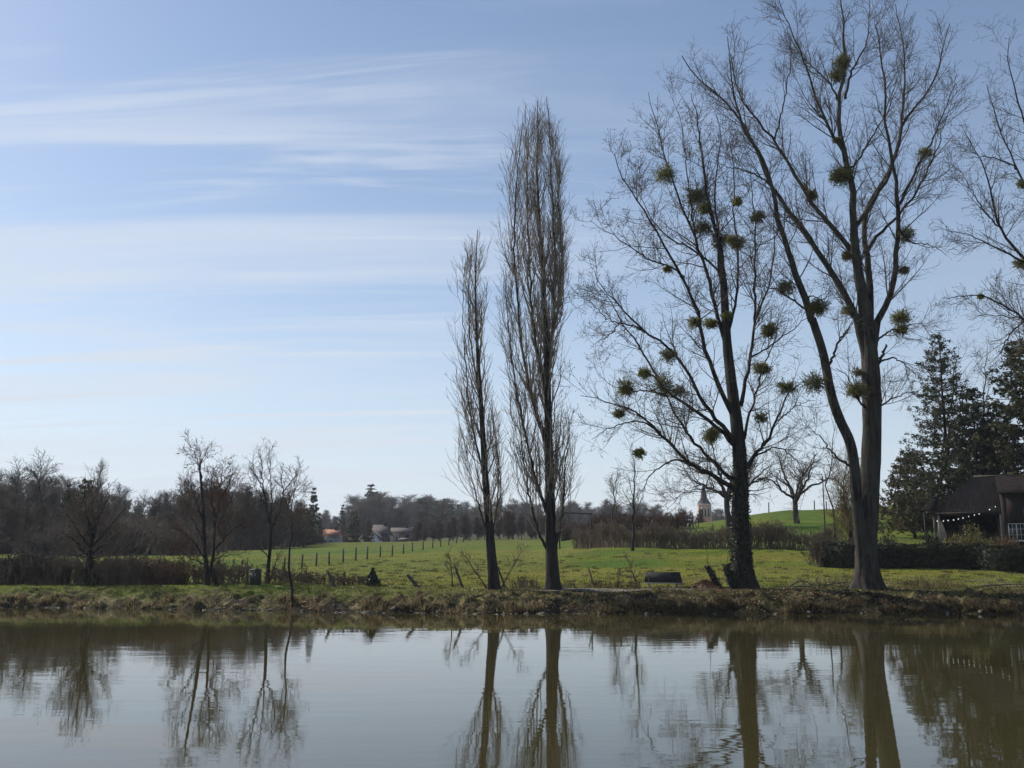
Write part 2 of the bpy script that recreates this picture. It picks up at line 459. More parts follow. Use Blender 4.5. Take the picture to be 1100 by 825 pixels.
# ================================================================== SETTING
def terrain():
    xs = np.unique(np.concatenate([np.arange(-46, 46.01, .16), np.arange(-130, 130.1, 3), np.linspace(-900, 900, 91)]))
    ys = np.unique(np.concatenate([np.arange(46, 50, .4), np.arange(50, 63, .15), np.arange(63, 66, .3), np.arange(66, 120, 1.0), np.arange(120, 220, 2.5), np.linspace(220, 1250, 60), np.arange(-40, 46, 2.0)]))
    X, Y = np.meshgrid(xs, ys)
    Z = gz(X, Y)
    # behind the viewer: the near bank
    nb = smooth(6, -1, Y)
    Z = Z * (1 - nb) + 1.05 * nb
    s = Y - shore(X)
    px = 550 + X / np.maximum(Y, 40) / 1.0147 * F
    n1 = fbm(X * .12, Y * .12, 4); n2 = fbm(X * .9 + 5, Y * .9, 3); n3 = fbm(X * .03 + 3, Y * .11 + 8, 3)
    def lerp(a, b, t): return a * (1 - t[..., None]) + np.asarray(b) * t[..., None]
    C = np.ones(X.shape + (3,)) * np.array([.12, .15, .022])
    C = lerp(C, [.075, .13, .02], smooth(.46, .6, n1))
    C = lerp(C, [.20, .17, .04], smooth(.50, .64, n3) * .65)
    C = lerp(C, [.13, .10, .055], smooth(.60, .70, fbm(X * .25 + 2, Y * .5, 3)) * .55 * smooth(56, 64, Y))
    # rough ochre strip of the pasture beside the wire fence
    C = lerp(C, [.15, .15, .04], smooth(250, 380, px) * (1 - smooth(560, 640, px)) * smooth(66, 80, Y) * (1 - smooth(95, 130, Y)) * .7)
    C = lerp(C, [.105, .125, .03], smooth(125, 170, Y) * .9)
    C = C * np.array([.78, .80, .62])
    # woods floor
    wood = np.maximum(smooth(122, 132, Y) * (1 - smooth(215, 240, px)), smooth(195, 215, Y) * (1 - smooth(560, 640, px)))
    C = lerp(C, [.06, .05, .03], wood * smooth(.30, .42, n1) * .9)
    # the bank
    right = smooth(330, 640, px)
    top = smooth(2.6, 4.4, s)
    face = smooth(-.2, .3, s) * (1 - top)
    C = lerp(C, [.095, .125, .024], smooth(3, 4.5, s) * (1 - smooth(9, 12, s)) * (1 - right))
    n4 = fbm(X * 2.6 + 5, Y * 2.6, 2)
    straw = np.array([.20, .165, .085]); earth = np.array([.045, .034, .024])
    tt = smooth(.40, .58, n4 * .6 + n2 * .4)[..., None]
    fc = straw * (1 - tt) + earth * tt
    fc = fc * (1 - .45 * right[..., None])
    up_green = smooth(1.2, 2.4, s) * (1 - right) * smooth(.35, .5, 1 - n2)
    fc = fc * (1 - up_green[..., None]) + np.array([.10, .12, .03]) * up_green[..., None]
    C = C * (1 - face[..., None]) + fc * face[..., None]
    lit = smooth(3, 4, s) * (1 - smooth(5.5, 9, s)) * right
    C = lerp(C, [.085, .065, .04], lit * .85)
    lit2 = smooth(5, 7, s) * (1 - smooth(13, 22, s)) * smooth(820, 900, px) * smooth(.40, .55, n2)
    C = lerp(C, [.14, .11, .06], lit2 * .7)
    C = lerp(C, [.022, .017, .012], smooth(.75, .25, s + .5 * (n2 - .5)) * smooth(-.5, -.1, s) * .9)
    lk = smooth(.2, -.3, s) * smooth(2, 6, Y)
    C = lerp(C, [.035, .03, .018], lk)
    ny, nx = X.shape
    V = np.stack([X, Y, Z], -1).reshape(-1, 3)
    i = np.arange(ny - 1)[:, None] * nx + np.arange(nx - 1)[None, :]
    Q = np.stack([i, i + 1, i + nx + 1, i + nx], -1).reshape(-1, 4)
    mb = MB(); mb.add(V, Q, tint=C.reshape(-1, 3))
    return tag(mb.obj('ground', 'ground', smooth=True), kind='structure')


terrain()

# water -------------------------------------------------------------
def water():
    m = bpy.data.materials.new('water'); N, L = nt(m)
    b = N['Principled BSDF']
    b.inputs['Base Color'].default_value = (.042, .036, .014, 1)
    b.inputs['Roughness'].default_value = .02
    b.inputs['IOR'].default_value = 1.33
    b.inputs['Specular IOR Level'].default_value = .5
    tc = N.new('ShaderNodeTexCoord')
    def noise(sc, st, det):
        mp = N.new('ShaderNodeMapping'); mp.inputs['Scale'].default_value = st
        L.new(tc.outputs['Object'], mp.inputs[0])
        n = N.new('ShaderNodeTexNoise'); n.inputs['Scale'].default_value = sc; n.inputs['Detail'].default_value = det; n.inputs['Roughness'].default_value = .5
        L.new(mp.outputs[0], n.inputs['Vector'])
        return n.outputs['Fac']
    a = noise(1.0, (.35, 1.1, 1), 2); c = noise(1.0, (2.2, 5.5, 1), 2)
    patch = noise(.06, (1, 2.2, 1), 2)
    mr = N.new('ShaderNodeMapRange'); mr.inputs['From Min'].default_value = .42; mr.inputs['From Max'].default_value = .62
    mr.inputs['To Min'].default_value = .25; mr.inputs['To Max'].default_value = 1.0
    L.new(patch, mr.inputs[0])
    m1 = N.new('ShaderNodeMath'); m1.operation = 'MULTIPLY'; m1.inputs[1].default_value = .011; L.new(a, m1.inputs[0])
    m2 = N.new('ShaderNodeMath'); m2.operation = 'MULTIPLY'; m2.inputs[1].default_value = .0055; L.new(c, m2.inputs[0])
    m3 = N.new('ShaderNodeMath'); m3.operation = 'MULTIPLY'; L.new(m2.outputs[0], m3.inputs[0]); L.new(mr.outputs[0], m3.inputs[1])
    ad = N.new('ShaderNodeMath'); ad.operation = 'ADD'; L.new(m1.outputs[0], ad.inputs[0]); L.new(m3.outputs[0], ad.inputs[1])
    bp = N.new('ShaderNodeBump'); bp.inputs['Strength'].default_value = 1.0; bp.inputs['Distance'].default_value = .30
    L.new(ad.outputs[0], bp.inputs['Height']); L.new(bp.outputs[0], b.inputs['Normal'])
    mb = MB()
    mb.add([[-420, 2, 0], [420, 2, 0], [420, 64, 0], [-420, 64, 0]], [[0, 1, 2, 3]])
    return tag(mb.obj('water', m), kind='structure')


water()


def path():
    mb = MB()
    xs = np.arange(1.2, 11.2, .5)
    V = []
    for x in xs:
        y0 = float(shore(x)) + 3.9 + .25 * math.sin(x * .3); w = (1.5 + .25 * math.sin(x * 1.7)) * min(1, (x - 1.0) / 1.5, (11.4 - x) / 2.5)
        for y in (y0, y0 + w * .5, y0 + w):
            V.append([x, y, float(gz(x, y)) + .05])
    n = len(xs)
    Q = []
    for i in range(n - 1):
        for j in range(2):
            a = i * 3 + j
            Q.append([a, a + 3, a + 4, a + 1])
    mb.add(V, Q)
    return tag(mb.obj('path', mat('path', (.085, .075, .06), (.15, .135, .11), 2.5, .95, .4, 6)), kind='structure')


path()


# grass -------------------------------------------------------------
def blades(name, n, region, hmin, hmax, colf, seed, lean=.5, wd=.035):
    r = np.random.default_rng(seed)
    X, Y = region(r, n)
    Z = gz(X, Y)
    m = len(X)
    h = r.uniform(hmin, hmax, m)
    a = r.uniform(0, 6.28, m)
    dx = np.cos(a); dy = np.sin(a)
    w = wd * r.uniform(.6, 1.4, m)
    ln = r.normal(0, lean, (m, 2)) * h[:, None]
    V = np.stack([np.stack([X - dx * w, Y - dy * w, Z - .03], 1), np.stack([X + dx * w, Y + dy * w, Z - .03], 1), np.stack([X + ln[:, 0], Y + ln[:, 1], Z + h], 1)], 1).reshape(-1, 3)
    tint = np.repeat(colf(r, X, Y), 3, axis=0)
    mb = MB(); mb.add(V, T=np.arange(3 * m).reshape(-1, 3), tint=tint)
    return tag(mb.obj(name, 'blade'), kind='stuff')


def col_mix(r, a, b, n, sd=.15):
    t = r.random(n)[:, None]
    return (np.asarray(a) * (1 - t) + np.asarray(b) * t) * r.normal(1, sd, n).clip(.5, 1.6)[:, None]


def bank_region(r, n):
    X = r.uniform(-42, 42, n); s = r.uniform(.1, 4.6, n)
    keep = vnoise(X * .8, s * 1.3 + 3) + .35 * r.random(n) > .52
    X = X[keep]; s = s[keep]
    return X, shore(X) + s


def bank_col(r, X, Y):
    s = Y - shore(X); px = 550 + X / Y * F
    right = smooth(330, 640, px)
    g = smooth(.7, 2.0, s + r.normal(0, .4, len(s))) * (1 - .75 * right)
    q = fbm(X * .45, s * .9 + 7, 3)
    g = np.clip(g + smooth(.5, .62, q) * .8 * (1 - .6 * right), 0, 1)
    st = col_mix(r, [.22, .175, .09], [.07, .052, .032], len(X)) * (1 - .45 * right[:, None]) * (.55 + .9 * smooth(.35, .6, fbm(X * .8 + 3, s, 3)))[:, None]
    gr = col_mix(r, [.11, .15, .028], [.17, .17, .045], len(X))
    return st * (1 - g[:, None]) + gr * g[:, None]


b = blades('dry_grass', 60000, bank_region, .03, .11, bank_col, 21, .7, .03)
b['label'] = 'dry straw and green grass covering the bank slope at the water'


def tuft_region(r, n):
    k = n // 60
    cx = r.uniform(-42, 42, k * 2); cx = cx[vnoise(cx * .45, 2.2) + .5 * r.random(k * 2) > .72][:k]; k = len(cx); s = np.abs(r.normal(.45, .35, k)) + .12
    X = np.repeat(cx, 60) + r.normal(0, .13, k * 60); Y = np.repeat(shore(cx) + s, 60) + r.normal(0, .10, k * 60)
    return X, Y


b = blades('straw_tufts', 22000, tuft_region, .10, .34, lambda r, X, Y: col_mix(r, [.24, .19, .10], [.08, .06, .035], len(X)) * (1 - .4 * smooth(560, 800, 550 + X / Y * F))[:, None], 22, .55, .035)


def litter():
    r = np.random.default_rng(27)
    n = 26000
    px = r.uniform(300, 1140, n); s_ = r.uniform(.3, 8.5, n)
    X = colx(px, 54.5); keep = (r.random(n) < .25 + .75 * smooth(430, 620, px)) & (fbm(X * .6, s_ + 3, 3) + .25 * r.random(n) > .52) & (r.random(n) > .75 * smooth(4, 7, s_))
    X = X[keep]; Y = shore(X) + s_[keep]
    C = np.stack([X, Y, gz(X, Y) + .03], 1)
    t = r.random(len(X))[:, None]
    tint = np.where(t < .45, np.array([.05, .034, .022]), np.where(t < .85, np.array([.16, .105, .065]), np.array([.32, .25, .18]))) * r.uniform(.7, 1.25, (len(X), 1))
    mb = MB(); mb.leaves(C, .12, r, tint=tint, flat=.3)
    o = tag(mb.obj('leaf_litter', 'blade'), kind='stuff')


litter()


def field_region(r, n):
    D = 55 + 60 * r.random(n) ** 1.8; px = r.uniform(-30, 1130, n)
    X = colx(px, D)
    keep = (D - shore(X) > 4.2) & (fbm(X * .5, D * .5, 3) + .3 * r.random(n) > .5)
    return X[keep], D[keep]


def field_col(r, X, Y):
    n3 = fbm(X * .1 + 3, Y * .1 + 8, 3)
    g = col_mix(r, [.066, .108, .014], [.095, .125, .02], len(X)); y = col_mix(r, [.14, .13, .032], [.115, .112, .022], len(X))
    t = smooth(.5, .66, n3)[:, None]
    return g * (1 - t) + y * t


blades('meadow_grass', 90000, field_region, .03, .10, field_col, 23, .6, .035)

b = blades('rough_grass', 15000, lambda r, n: (lambda cx, cy: (np.repeat(cx, 40) + r.normal(0, .16, len(cx) * 40), np.repeat(cy, 40) + r.normal(0, .14, len(cx) * 40)))(r.uniform(-24, 36, n // 40), 57 + 40 * r.random(n // 40) ** 1.5), .05, .17, lambda r, X, Y: col_mix(r, [.125, .105, .045], [.06, .08, .02], len(X)), 29, .6, .035)


# ================================================================== BIG TREES
def crown_from(mb, limbs, r, lv, buds=0, budsize=.05, min_sides=3):
    """Grow branches, twigs and spurs from traced limbs. limbs: list of (P, R)."""
    n = limbs[0][0].shape[0]
    P = np.stack([l[0] for l in limbs]); R = np.stack([l[1] for l in limbs])
    for i, a in enumerate(lv):
        c, cr = spawn(r, P, R, **a)
        mb.tube(c, cr, 5 if i == 0 else 3)
        P, R = c, cr
    if buds:
        tips = P[:, -1]
        sel = r.random(len(tips)) < buds
        t = tips[sel]
        mb.leaves(t, budsize, r, aspect=1.0)
        mid = P[:, P.shape[1] // 2][r.random(len(P)) < buds * .35]
        mb.leaves(mid, budsize, r)
    return P


def mistletoe_mesh(mb, c, rad, r, n=150):
    """Loose ball of forking stems with paired narrow leaves, a little flattened and ragged."""
    d = unit(r.normal(size=(n, 3)))
    sq = np.array([1, 1, r.uniform(.75, .95)])
    n = int(n * r.uniform(.5, 1.0)); rad = rad * r.uniform(.85, 1.25)
    d = unit(d[:n] + r.normal(size=3) * r.uniform(0, .35))
    L_ = rad * r.uniform(r.uniform(.3, .6), r.uniform(1.0, 1.3), n)[:, None]
    k = np.linspace(0, 1, 5)[None, :, None]
    P = c + d[:, None, :] * sq * L_[:, None, :] * k
    P = P + np.cumsum(r.normal(size=P.shape), 1) * rad * .045 * k
    mb.tube(P, np.broadcast_to(np.linspace(.010, .006, 5), (n, 5)), 3)
    c1, r1 = spawn(r, P, np.broadcast_to(np.linspace(.013, .008, 5), (n, 5)), rad * .30, .3, 1, (20, 50), (rad * .18, rad * .42), 0, 3, 0, .12, .8, .007, .01)
    mb.tube(c1, r1, 3)
    T = np.vstack([P[:, 3:].reshape(-1, 3), c1[:, 1:].reshape(-1, 3)])
    T = T + r.normal(size=T.shape) * .03
    mb.leaves(T, .062, r, aspect=1.9)
    return mb


def build_traced_tree(name, label, cat, D, base_px, trunk_specs, limb_specs, levels, seed, bark, twig, mistle=(), buds=0, budsize=.05, extra_limbs=None, leaves=0, trunk_sides=18, wob=.035):
    r = np.random.default_rng(seed)
    base = G(base_px, D)
    root = thing(name, label, cat, base)
    sc = D * PXM
    mbt = MB()
    allp = []
    for pts, r0, r1, d0, d1, fl in trunk_specs:
        P = traced(pts, D, d0, d1, 40)
        if fl: P[0, 2] = base[2] - .25
        R = (np.interp(np.linspace(0, 1, 40), np.linspace(0, 1, len(r0)), r0) if isinstance(r0, list) else (r0 + (r1 - r0) * np.linspace(0, 1, 40) ** .85)) * sc
        trunk_mesh(mbt, P, R, 18, fl, 1.0, r)
        allp.append((P[::40 // 24 + 1][:20], R[::40 // 24 + 1][:20]))
    mbt.obj('trunk', bark, root, base, smooth=True)
    limbs = []
    for pts, r0, r1, d0, d1 in limb_specs:
        P = traced(pts, D, d0, d1, 24, wob, r)
        R = (r0 + (r1 - r0) * np.linspace(0, 1, 24) ** .8) * sc
        mb = MB(); mb.tube(P, R, 9, .12, r)
        mb.obj('limb', bark, root, base, smooth=True)
        limbs.append((P, R))
    if extra_limbs:
        for P, R in extra_limbs(r, base, allp, sc):
            mb = MB(); mb.tube(P, R, 8, .12, r)
            mb.obj('limb', bark, root, base, smooth=True)
            limbs.append((P, R))
    mbc = MB()
    tw = crown_from(mbc, limbs, r, levels, buds, budsize)
    mbc.obj('crown', twig, root, base)
    if leaves:
        T = tw.reshape(-1, 3); ml = MB(); ml.leaves(T[r.random(len(T)) < leaves], .11, r); ml.obj('dry_leaves', 'dry_leaf', root, base)
    allpts = np.vstack([l[0] for l in limbs])
    for px, py, rp in mistle:
        # hang it in the nearest limb along that line of sight
        t = at(px, py, D)
        dd = np.linalg.norm((allpts - t) * np.array([1, .12, 1]), axis=1)
        k = dd.argmin()
        Dm = allpts[k, 1] if dd[k] < 1.2 else D + r.uniform(-1.5, 1.5)
        c = at(px, py, Dm)
        mm = MB(); mistletoe_mesh(mm, c, rp * Dm * PXM * 1.1, r, 90 + int(rp * 17))
        mm.obj('mistletoe', 'mistletoe', root, base)
    return root, base, limbs


# --- tree C: the tall forked poplar on the right
C_trunk = [
    ([(933, 634), (931, 605), (931, 580), (933, 550), (934.5, 520), (936, 480), (937, 440), (936, 400), (933.5, 368), (929, 335), (924, 305), (919.5, 275), (917, 250)], [11.2, 10.8, 10.3, 10, 9.8, 9.8, 9.8, 9.6, 8.6, 6.4, 5.4, 4.8, 4.2], 0, 0, 0, 1.05),
    ([(928, 625), (925, 590), (920.5, 540), (918, 505), (913, 475), (902, 450), (893, 423), (884.5, 380), (872, 342)], 6.5, 4.2, -.1, -1.2, 0),
]
C_limbs = [
    ([(872, 345), (858.6, 303), (847, 273), (838, 243), (832, 212), (826, 190), (815, 165), (800, 140), (788, 100), (782, 60)], 4.2, .5, -1.2, -3.5),
    ([(932, 392), (925, 362), (918, 338), (905, 312), (882, 276), (865, 250), (849, 227), (829, 200), (817, 172), (802, 140), (788, 118), (774, 104), (747, 83), (733, 60)], 4.8, .5, 0, 2.2),
    ([(917, 275), (909, 263), (893, 243), (876, 224), (861, 200), (848, 178), (832, 151), (812, 127), (796, 104), (786, 70), (781, 40)], 3.2, .4, .2, 3.5),
    ([(929, 345), (925, 310), (920, 282), (917, 246), (916, 210), (909, 174), (902, 136), (902, 104), (908, 71), (906, 35), (903, -8)], 6.2, .6, 0, -.6),
    ([(936, 372), (934.5, 340), (933, 305), (932, 282), (928, 254), (930, 230), (938, 212), (955, 183), (966, 153), (969, 131), (990, 109), (1006, 79), (1014, 45), (1020, 25)], 4.6, .4, .2, 2.8),
    ([(938, 376), (942, 348), (953, 323), (961, 295), (964, 265), (965, 233), (964, 205), (959, 174), (953, 144), (950, 118), (951, 90), (946, 60), (940, 25)], 4.2, .4, 0, -3.5),
    ([(928, 272), (945, 252), (963, 233), (985, 205), (1000, 175), (1010, 150), (1018, 120)], 2.2, .3, .5, -1.5),
    ([(920, 242), (934, 222), (949, 200), (957, 185), (964, 160), (968, 130), (972, 95), (972, 63), (966, 27), (962, 5)], 2.6, .4, 0, 3.6),
    ([(966, 220), (977, 197), (988, 174), (1004, 147), (1015, 118), (1026, 90)], 1.8, .3, -1.5, -4),
    ([(909, 170), (890, 136), (873, 95), (865, 68), (854, 41), (842, 15), (836, -5)], 2.0, .3, -.3, -3.5),
    ([(902, 110), (893, 93), (880, 78), (871, 71), (858, 55), (846, 35)], 1.3, .3, -.3, 2),
    ([(908, 106), (914, 80), (923, 62), (931, 46), (934, 20), (933, -5)], 1.6, .3, -.4, 1.5),
    ([(906, 180), (917, 178), (935, 150), (950, 123), (958, 100), (966, 80)], 1.4, .25, -.3, -2.4),
    ([(944, 391), (948, 381), (952, 371)], 1.8, 1.0, 0, -.5),
    ([(945, 389), (955, 385), (966, 387), (976, 395), (984, 404)], 1.2, .3, 0, -1.5),
    ([(941, 367), (950, 359), (964, 353), (975, 349), (990, 348)], 1.3, .3, 0, 1.8),
    ([(890, 392), (895, 382), (900, 367), (908, 357), (915, 346)], 1.7, .5, -.8, -2),
    ([(868, 333), (852, 322), (836, 312), (815, 307), (798, 303)], 1.3, .25, -1.2, -3),
    ([(938, 445), (952, 432), (968, 424), (985, 420)], 1.4, .25, 0, 2),
    ([(912, 500), (900, 492), (888, 478), (880, 468), (870, 462)], 1.4, .3, -.5, -2.2),
    ([(930, 440), (919, 424), (913, 410), (908, 402), (899, 396)], 1.3, .3, 0, -1.8),
    ([(868, 335), (870, 318), (884, 322), (892, 312)], 1.1, .3, -1.2, -2),
    ([(965, 245), (978, 260), (992, 262), (1006, 266), (1018, 275)], 1.0, .2, -1.5, -3),
    ([(838, 243), (832, 255), (818, 262), (806, 262)], .9, .2, -2.5, -4),
    ([(829, 200), (812, 188), (795, 182), (778, 178), (764, 170)], 1.3, .2, .8, 2.5),
    ([(832, 151), (840, 120), (846, 90), (850, 60), (846, 30)], 1.2, .25, 2, 1),
]
LV_C = [dict(spacing=.46, t0=.12, ang=(24, 50), length=(1.4, 4.4), fall=.45, n=8, up=.09, gnarl=.075, rr=.5, rmin=.011, kr=.0095, rel=.6),
        dict(spacing=.25, t0=.12, ang=(28, 62), length=(.5, 1.9), fall=.35, n=5, up=.08, gnarl=.09, rr=.6, rmin=.008, kr=.009),
        dict(spacing=.24, t0=.12, ang=(28, 66), length=(.25, .85), fall=.3, n=4, up=.05, gnarl=.15, rr=.7, rmin=.0075, kr=.01)]
mC = [(905, 67, 9), (899.5, 82, 8), (906, 187, 13), (899.5, 151, 5), (871, 210, 7), (994, 165, 7), (973, 252, 10), (910, 275, 5), (971, 290, 6), (912, 334, 7), (967, 341, 8), (969, 355, 7), (845, 310, 12), (880, 330, 13), (875, 411, 12), (920, 400, 6), (921, 419, 9), (827, 355, 5), (900, 190, 7)]
build_traced_tree('poplar_tree', 'tallest bare tree, trunk forked into two stems, in front of the clipped hedge', 'tree', 57.0, 933, C_trunk, C_limbs, LV_C, 101, 'bark', 'twig', mC)

# --- tree B: ivy-clad tree with much mistletoe
B_trunk = [([(800, 634), (798, 615), (797, 600), (795, 552), (795.5, 515), (794, 480), (791, 450), (786, 411), (781.5, 375), (779, 340), (777, 300)], 10.5, 3.8, 0, 0, .75)]
B_limbs = [
    ([(791, 452), (770, 410), (757, 372), (748, 332), (734, 300), (720, 277), (703, 243), (684, 215), (668, 190), (660, 165)], 3.0, .35, 0, -3.5),
    ([(781, 378), (769, 332), (760, 297), (750, 265), (738, 235), (725, 200), (712, 160), (703, 125), (696, 100)], 2.6, .3, 0, 2.5),
    ([(790, 474), (764, 444), (742, 408), (720, 375), (690, 354), (666, 330), (648, 312), (638, 290)], 2.6, .3, 0, -4.5),
    ([(790, 480), (769, 457), (736, 433), (717, 421), (703, 400), (685, 370), (668, 345), (652, 318), (640, 305)], 2.4, .3, 0, 3.5),
    ([(793, 521), (775, 505), (753, 482), (738, 465), (728, 449), (717, 428), (706, 408), (690, 395)], 2.6, .3, 0, -2),
    ([(790, 526), (768, 512), (747, 501), (722, 480), (706, 463), (682, 442), (655, 433), (638, 428), (624, 425)], 2.8, .25, 0, -4),
    ([(745, 500), (730, 494), (717, 497), (704, 506), (696, 514), (692, 528), (688, 540)], 1.3, .2, -2, -3.5),
    ([(710, 465), (695, 455), (678, 453), (661, 458), (648, 463), (635, 472)], 1.1, .2, -3, -4.6),
    ([(802, 503), (812, 488), (821, 478), (828, 465), (834, 452), (845, 425), (856, 415), (868, 408)], 2.4, .25, 0, -2.5),
    ([(796, 436), (802, 405), (807, 381), (811, 345), (818, 325), (826, 304), (831, 282), (832, 255), (830, 225)], 2.4, .3, 0, 2.2),
    ([(811, 348), (811, 315), (811, 280), (812, 245), (808, 210), (806, 180)], 1.6, .3, .8, -1.2),
    ([(798, 474), (804, 450), (811, 427), (818, 400), (826, 380), (834, 362), (836, 335)], 1.8, .3, 0, 3.6),
    ([(806, 384), (822, 375), (834, 367), (850, 355), (866, 342), (880, 330)], 1.1, .2, .3, -2.5),
    ([(777, 303), (776, 284), (767, 245), (760, 211), (754, 165), (750, 130), (742, 100)], 3.4, .3, 0, -.5),
    ([(778, 320), (772, 285), (772, 250), (768, 215), (770, 180), (774, 150), (770, 125)], 2.0, .3, 0, 2.8),
    ([(781, 365), (789, 330), (793, 300), (792, 265), (788, 230), (789, 190), (784, 150)], 1.8, .3, 0, -2.8),
    ([(750, 268), (744, 235), (740, 205), (736, 165), (731, 130), (722, 105)], 1.2, .25, .8, 3.6),
    ([(735, 298), (718, 285), (700, 280), (680, 268), (662, 255), (645, 245), (634, 236)], 1.2, .2, -1.5, -4.5),
    ([(690, 354), (672, 348), (655, 344), (640, 330), (628, 322)], 1.0, .2, -3, -5),
    ([(668, 345), (655, 360), (644, 366), (634, 375)], .9, .2, 2, 3.5),
    ([(717, 425), (698, 420), (680, 420), (660, 415), (645, 405)], 1.2, .2, .5, 2.5),
    ([(812, 490), (828, 482), (842, 483), (855, 495), (862, 508), (866, 520)], 1.1, .2, -.4, 1.5),
    ([(836, 452), (850, 440), (864, 432), (876, 430)], .9, .2, -1.5, -3),
    ([(793, 540), (806, 520), (818, 508), (828, 500), (840, 495)], 1.6, .2, 0, 2.6),
    ([(791, 535), (772, 528), (752, 525), (735, 530), (722, 540)], 1.3, .2, 0, 2.5),
    ([(778, 300), (765, 285), (745, 268), (722, 258), (703, 240), (690, 215), (680, 195)], 1.5, .25, .3, 4.2),
]
LV_B = [dict(spacing=.46, t0=.12, ang=(28, 60), length=(1.2, 3.8), fall=.4, n=8, up=.07, gnarl=.095, rr=.5, rmin=.011, kr=.0095, rel=.6),
        dict(spacing=.25, t0=.12, ang=(28, 68), length=(.5, 1.7), fall=.35, n=5, up=.05, gnarl=.12, rr=.6, rmin=.008, kr=.009),
        dict(spacing=.24, t0=.15, ang=(28, 68), length=(.22, .75), fall=.3, n=4, up=.03, gnarl=.2, rr=.7, rmin=.0075, kr=.01)]
mB = [(716, 188, 11), (747, 209, 12), (758, 223, 9), (755, 245, 11), (774, 260, 11), (792, 261, 9), (791, 216, 6), (814, 233, 7), (717, 289, 5), (747, 347, 10), (764, 348, 8), (781, 339, 7), (828, 355, 7), (818, 397, 9), (844, 416, 8), (672, 416, 11), (693, 401, 7), (710, 416, 12), (730, 420, 10), (719, 382, 7), (761, 465, 9), (818, 449, 7), (665, 444, 5), (687, 487, 7), (819, 396, 6), (786, 258, 8)]
rootB, baseB, limbsB = build_traced_tree('poplar_tree', 'bare tree with an ivy-clad trunk and many green mistletoe balls, beside two stumps', 'tree', 57.5, 799, B_trunk, B_limbs, LV_B, 102, 'bark_dark', 'twig', mB, buds=.75, budsize=.07)


def ivy_on(root, base, D, pts, r0, r1, n, seed, size=.13):
    r = np.random.default_rng(seed)
    P = traced(pts, D, 0, 0, 60)
    t = r.random(n) ** 1.15
    i = np.minimum((t * 59).astype(int), 58); w = (t * 59 - i)[:, None]
    c = P[i] * (1 - w) + P[i + 1] * w
    a = r.uniform(0, 6.28, n)
    rad = (r0 + (r1 - r0) * t) * D * PXM * (1.02 + .3 * r.random(n) ** 2 * (vnoise(c[:, 2] * 1.1, a * 1.3) + .3))
    c = c + np.stack([np.cos(a) * rad, np.sin(a) * rad, r.normal(0, .05, n)], 1)
    mb = MB(); mb.leaves(c, size, r)
    return mb.obj('ivy', 'ivy', root, base)


ivy_on(rootB, baseB, 57.5, [(799, 632), (797, 603), (795, 552), (795.5, 515), (794, 480)], 10.8, 6.0, 4600, 8, .11)

# --- tree D: right-hand neighbour, trunk outside the frame
D_trunk = [([(1172, 640), (1170, 560), (1166, 480), (1163, 400), (1160, 320), (1158, 260)], 11, 5, 0, 0, .7)]
D_limbs = [
    ([(1164, 420), (1140, 385), (1118, 362), (1100, 343), (1073, 325), (1051, 317), (1030, 319), (1012, 321)], 2.6, .25, 0, -3),
    ([(1163, 400), (1130, 360), (1105, 345), (1080, 340), (1054, 339), (1040, 343)], 1.6, .2, 0, 2.2),
    ([(1162, 370), (1130, 310), (1097, 276), (1073, 241), (1066, 215), (1060, 185), (1046, 158), (1036, 140)], 3.0, .3, 0, -2),
    ([(1110, 288), (1088, 275), (1062, 262), (1040, 252), (1018, 247)], 1.5, .2, -1, -3),
    ([(1160, 330), (1130, 260), (1110, 220), (1092, 180), (1076, 145), (1067, 114), (1060, 90)], 2.6, .3, 0, 2.5),
    ([(1158, 300), (1135, 210), (1115, 160), (1100, 128), (1090, 95), (1082, 66), (1084, 40)], 2.6, .3, 0, -1),
    ([(1158, 265), (1150, 200), (1140, 140), (1125, 80), (1115, 30)], 3, .4, 0, 1),
    ([(1100, 345), (1085, 360), (1076, 378), (1080, 395)], 1.0, .2, -1.5, -2.5),
    ([(1158, 265), (1172, 190), (1185, 120), (1195, 60)], 3, .4, 0, -1),
    ([(1163, 390), (1190, 330), (1220, 270), (1245, 220)], 3, .4, 0, -2),
    ([(1093, 182), (1075, 172), (1058, 168), (1042, 170), (1030, 168)], 1.0, .2, 1, 2),
    ([(1076, 245), (1056, 225), (1044, 205), (1034, 186)], 1.0, .2, -1.5, -2.5),
]
build_traced_tree('poplar_tree', 'bare tree cut by the right edge of the picture, only its left branches in view', 'tree', 57.0, 1172, D_trunk, D_limbs, LV_B, 103, 'bark_dark', 'twig', [(1096, 199, 6), (1097, 283, 8), (1054, 319, 3)], buds=.8, budsize=.07)


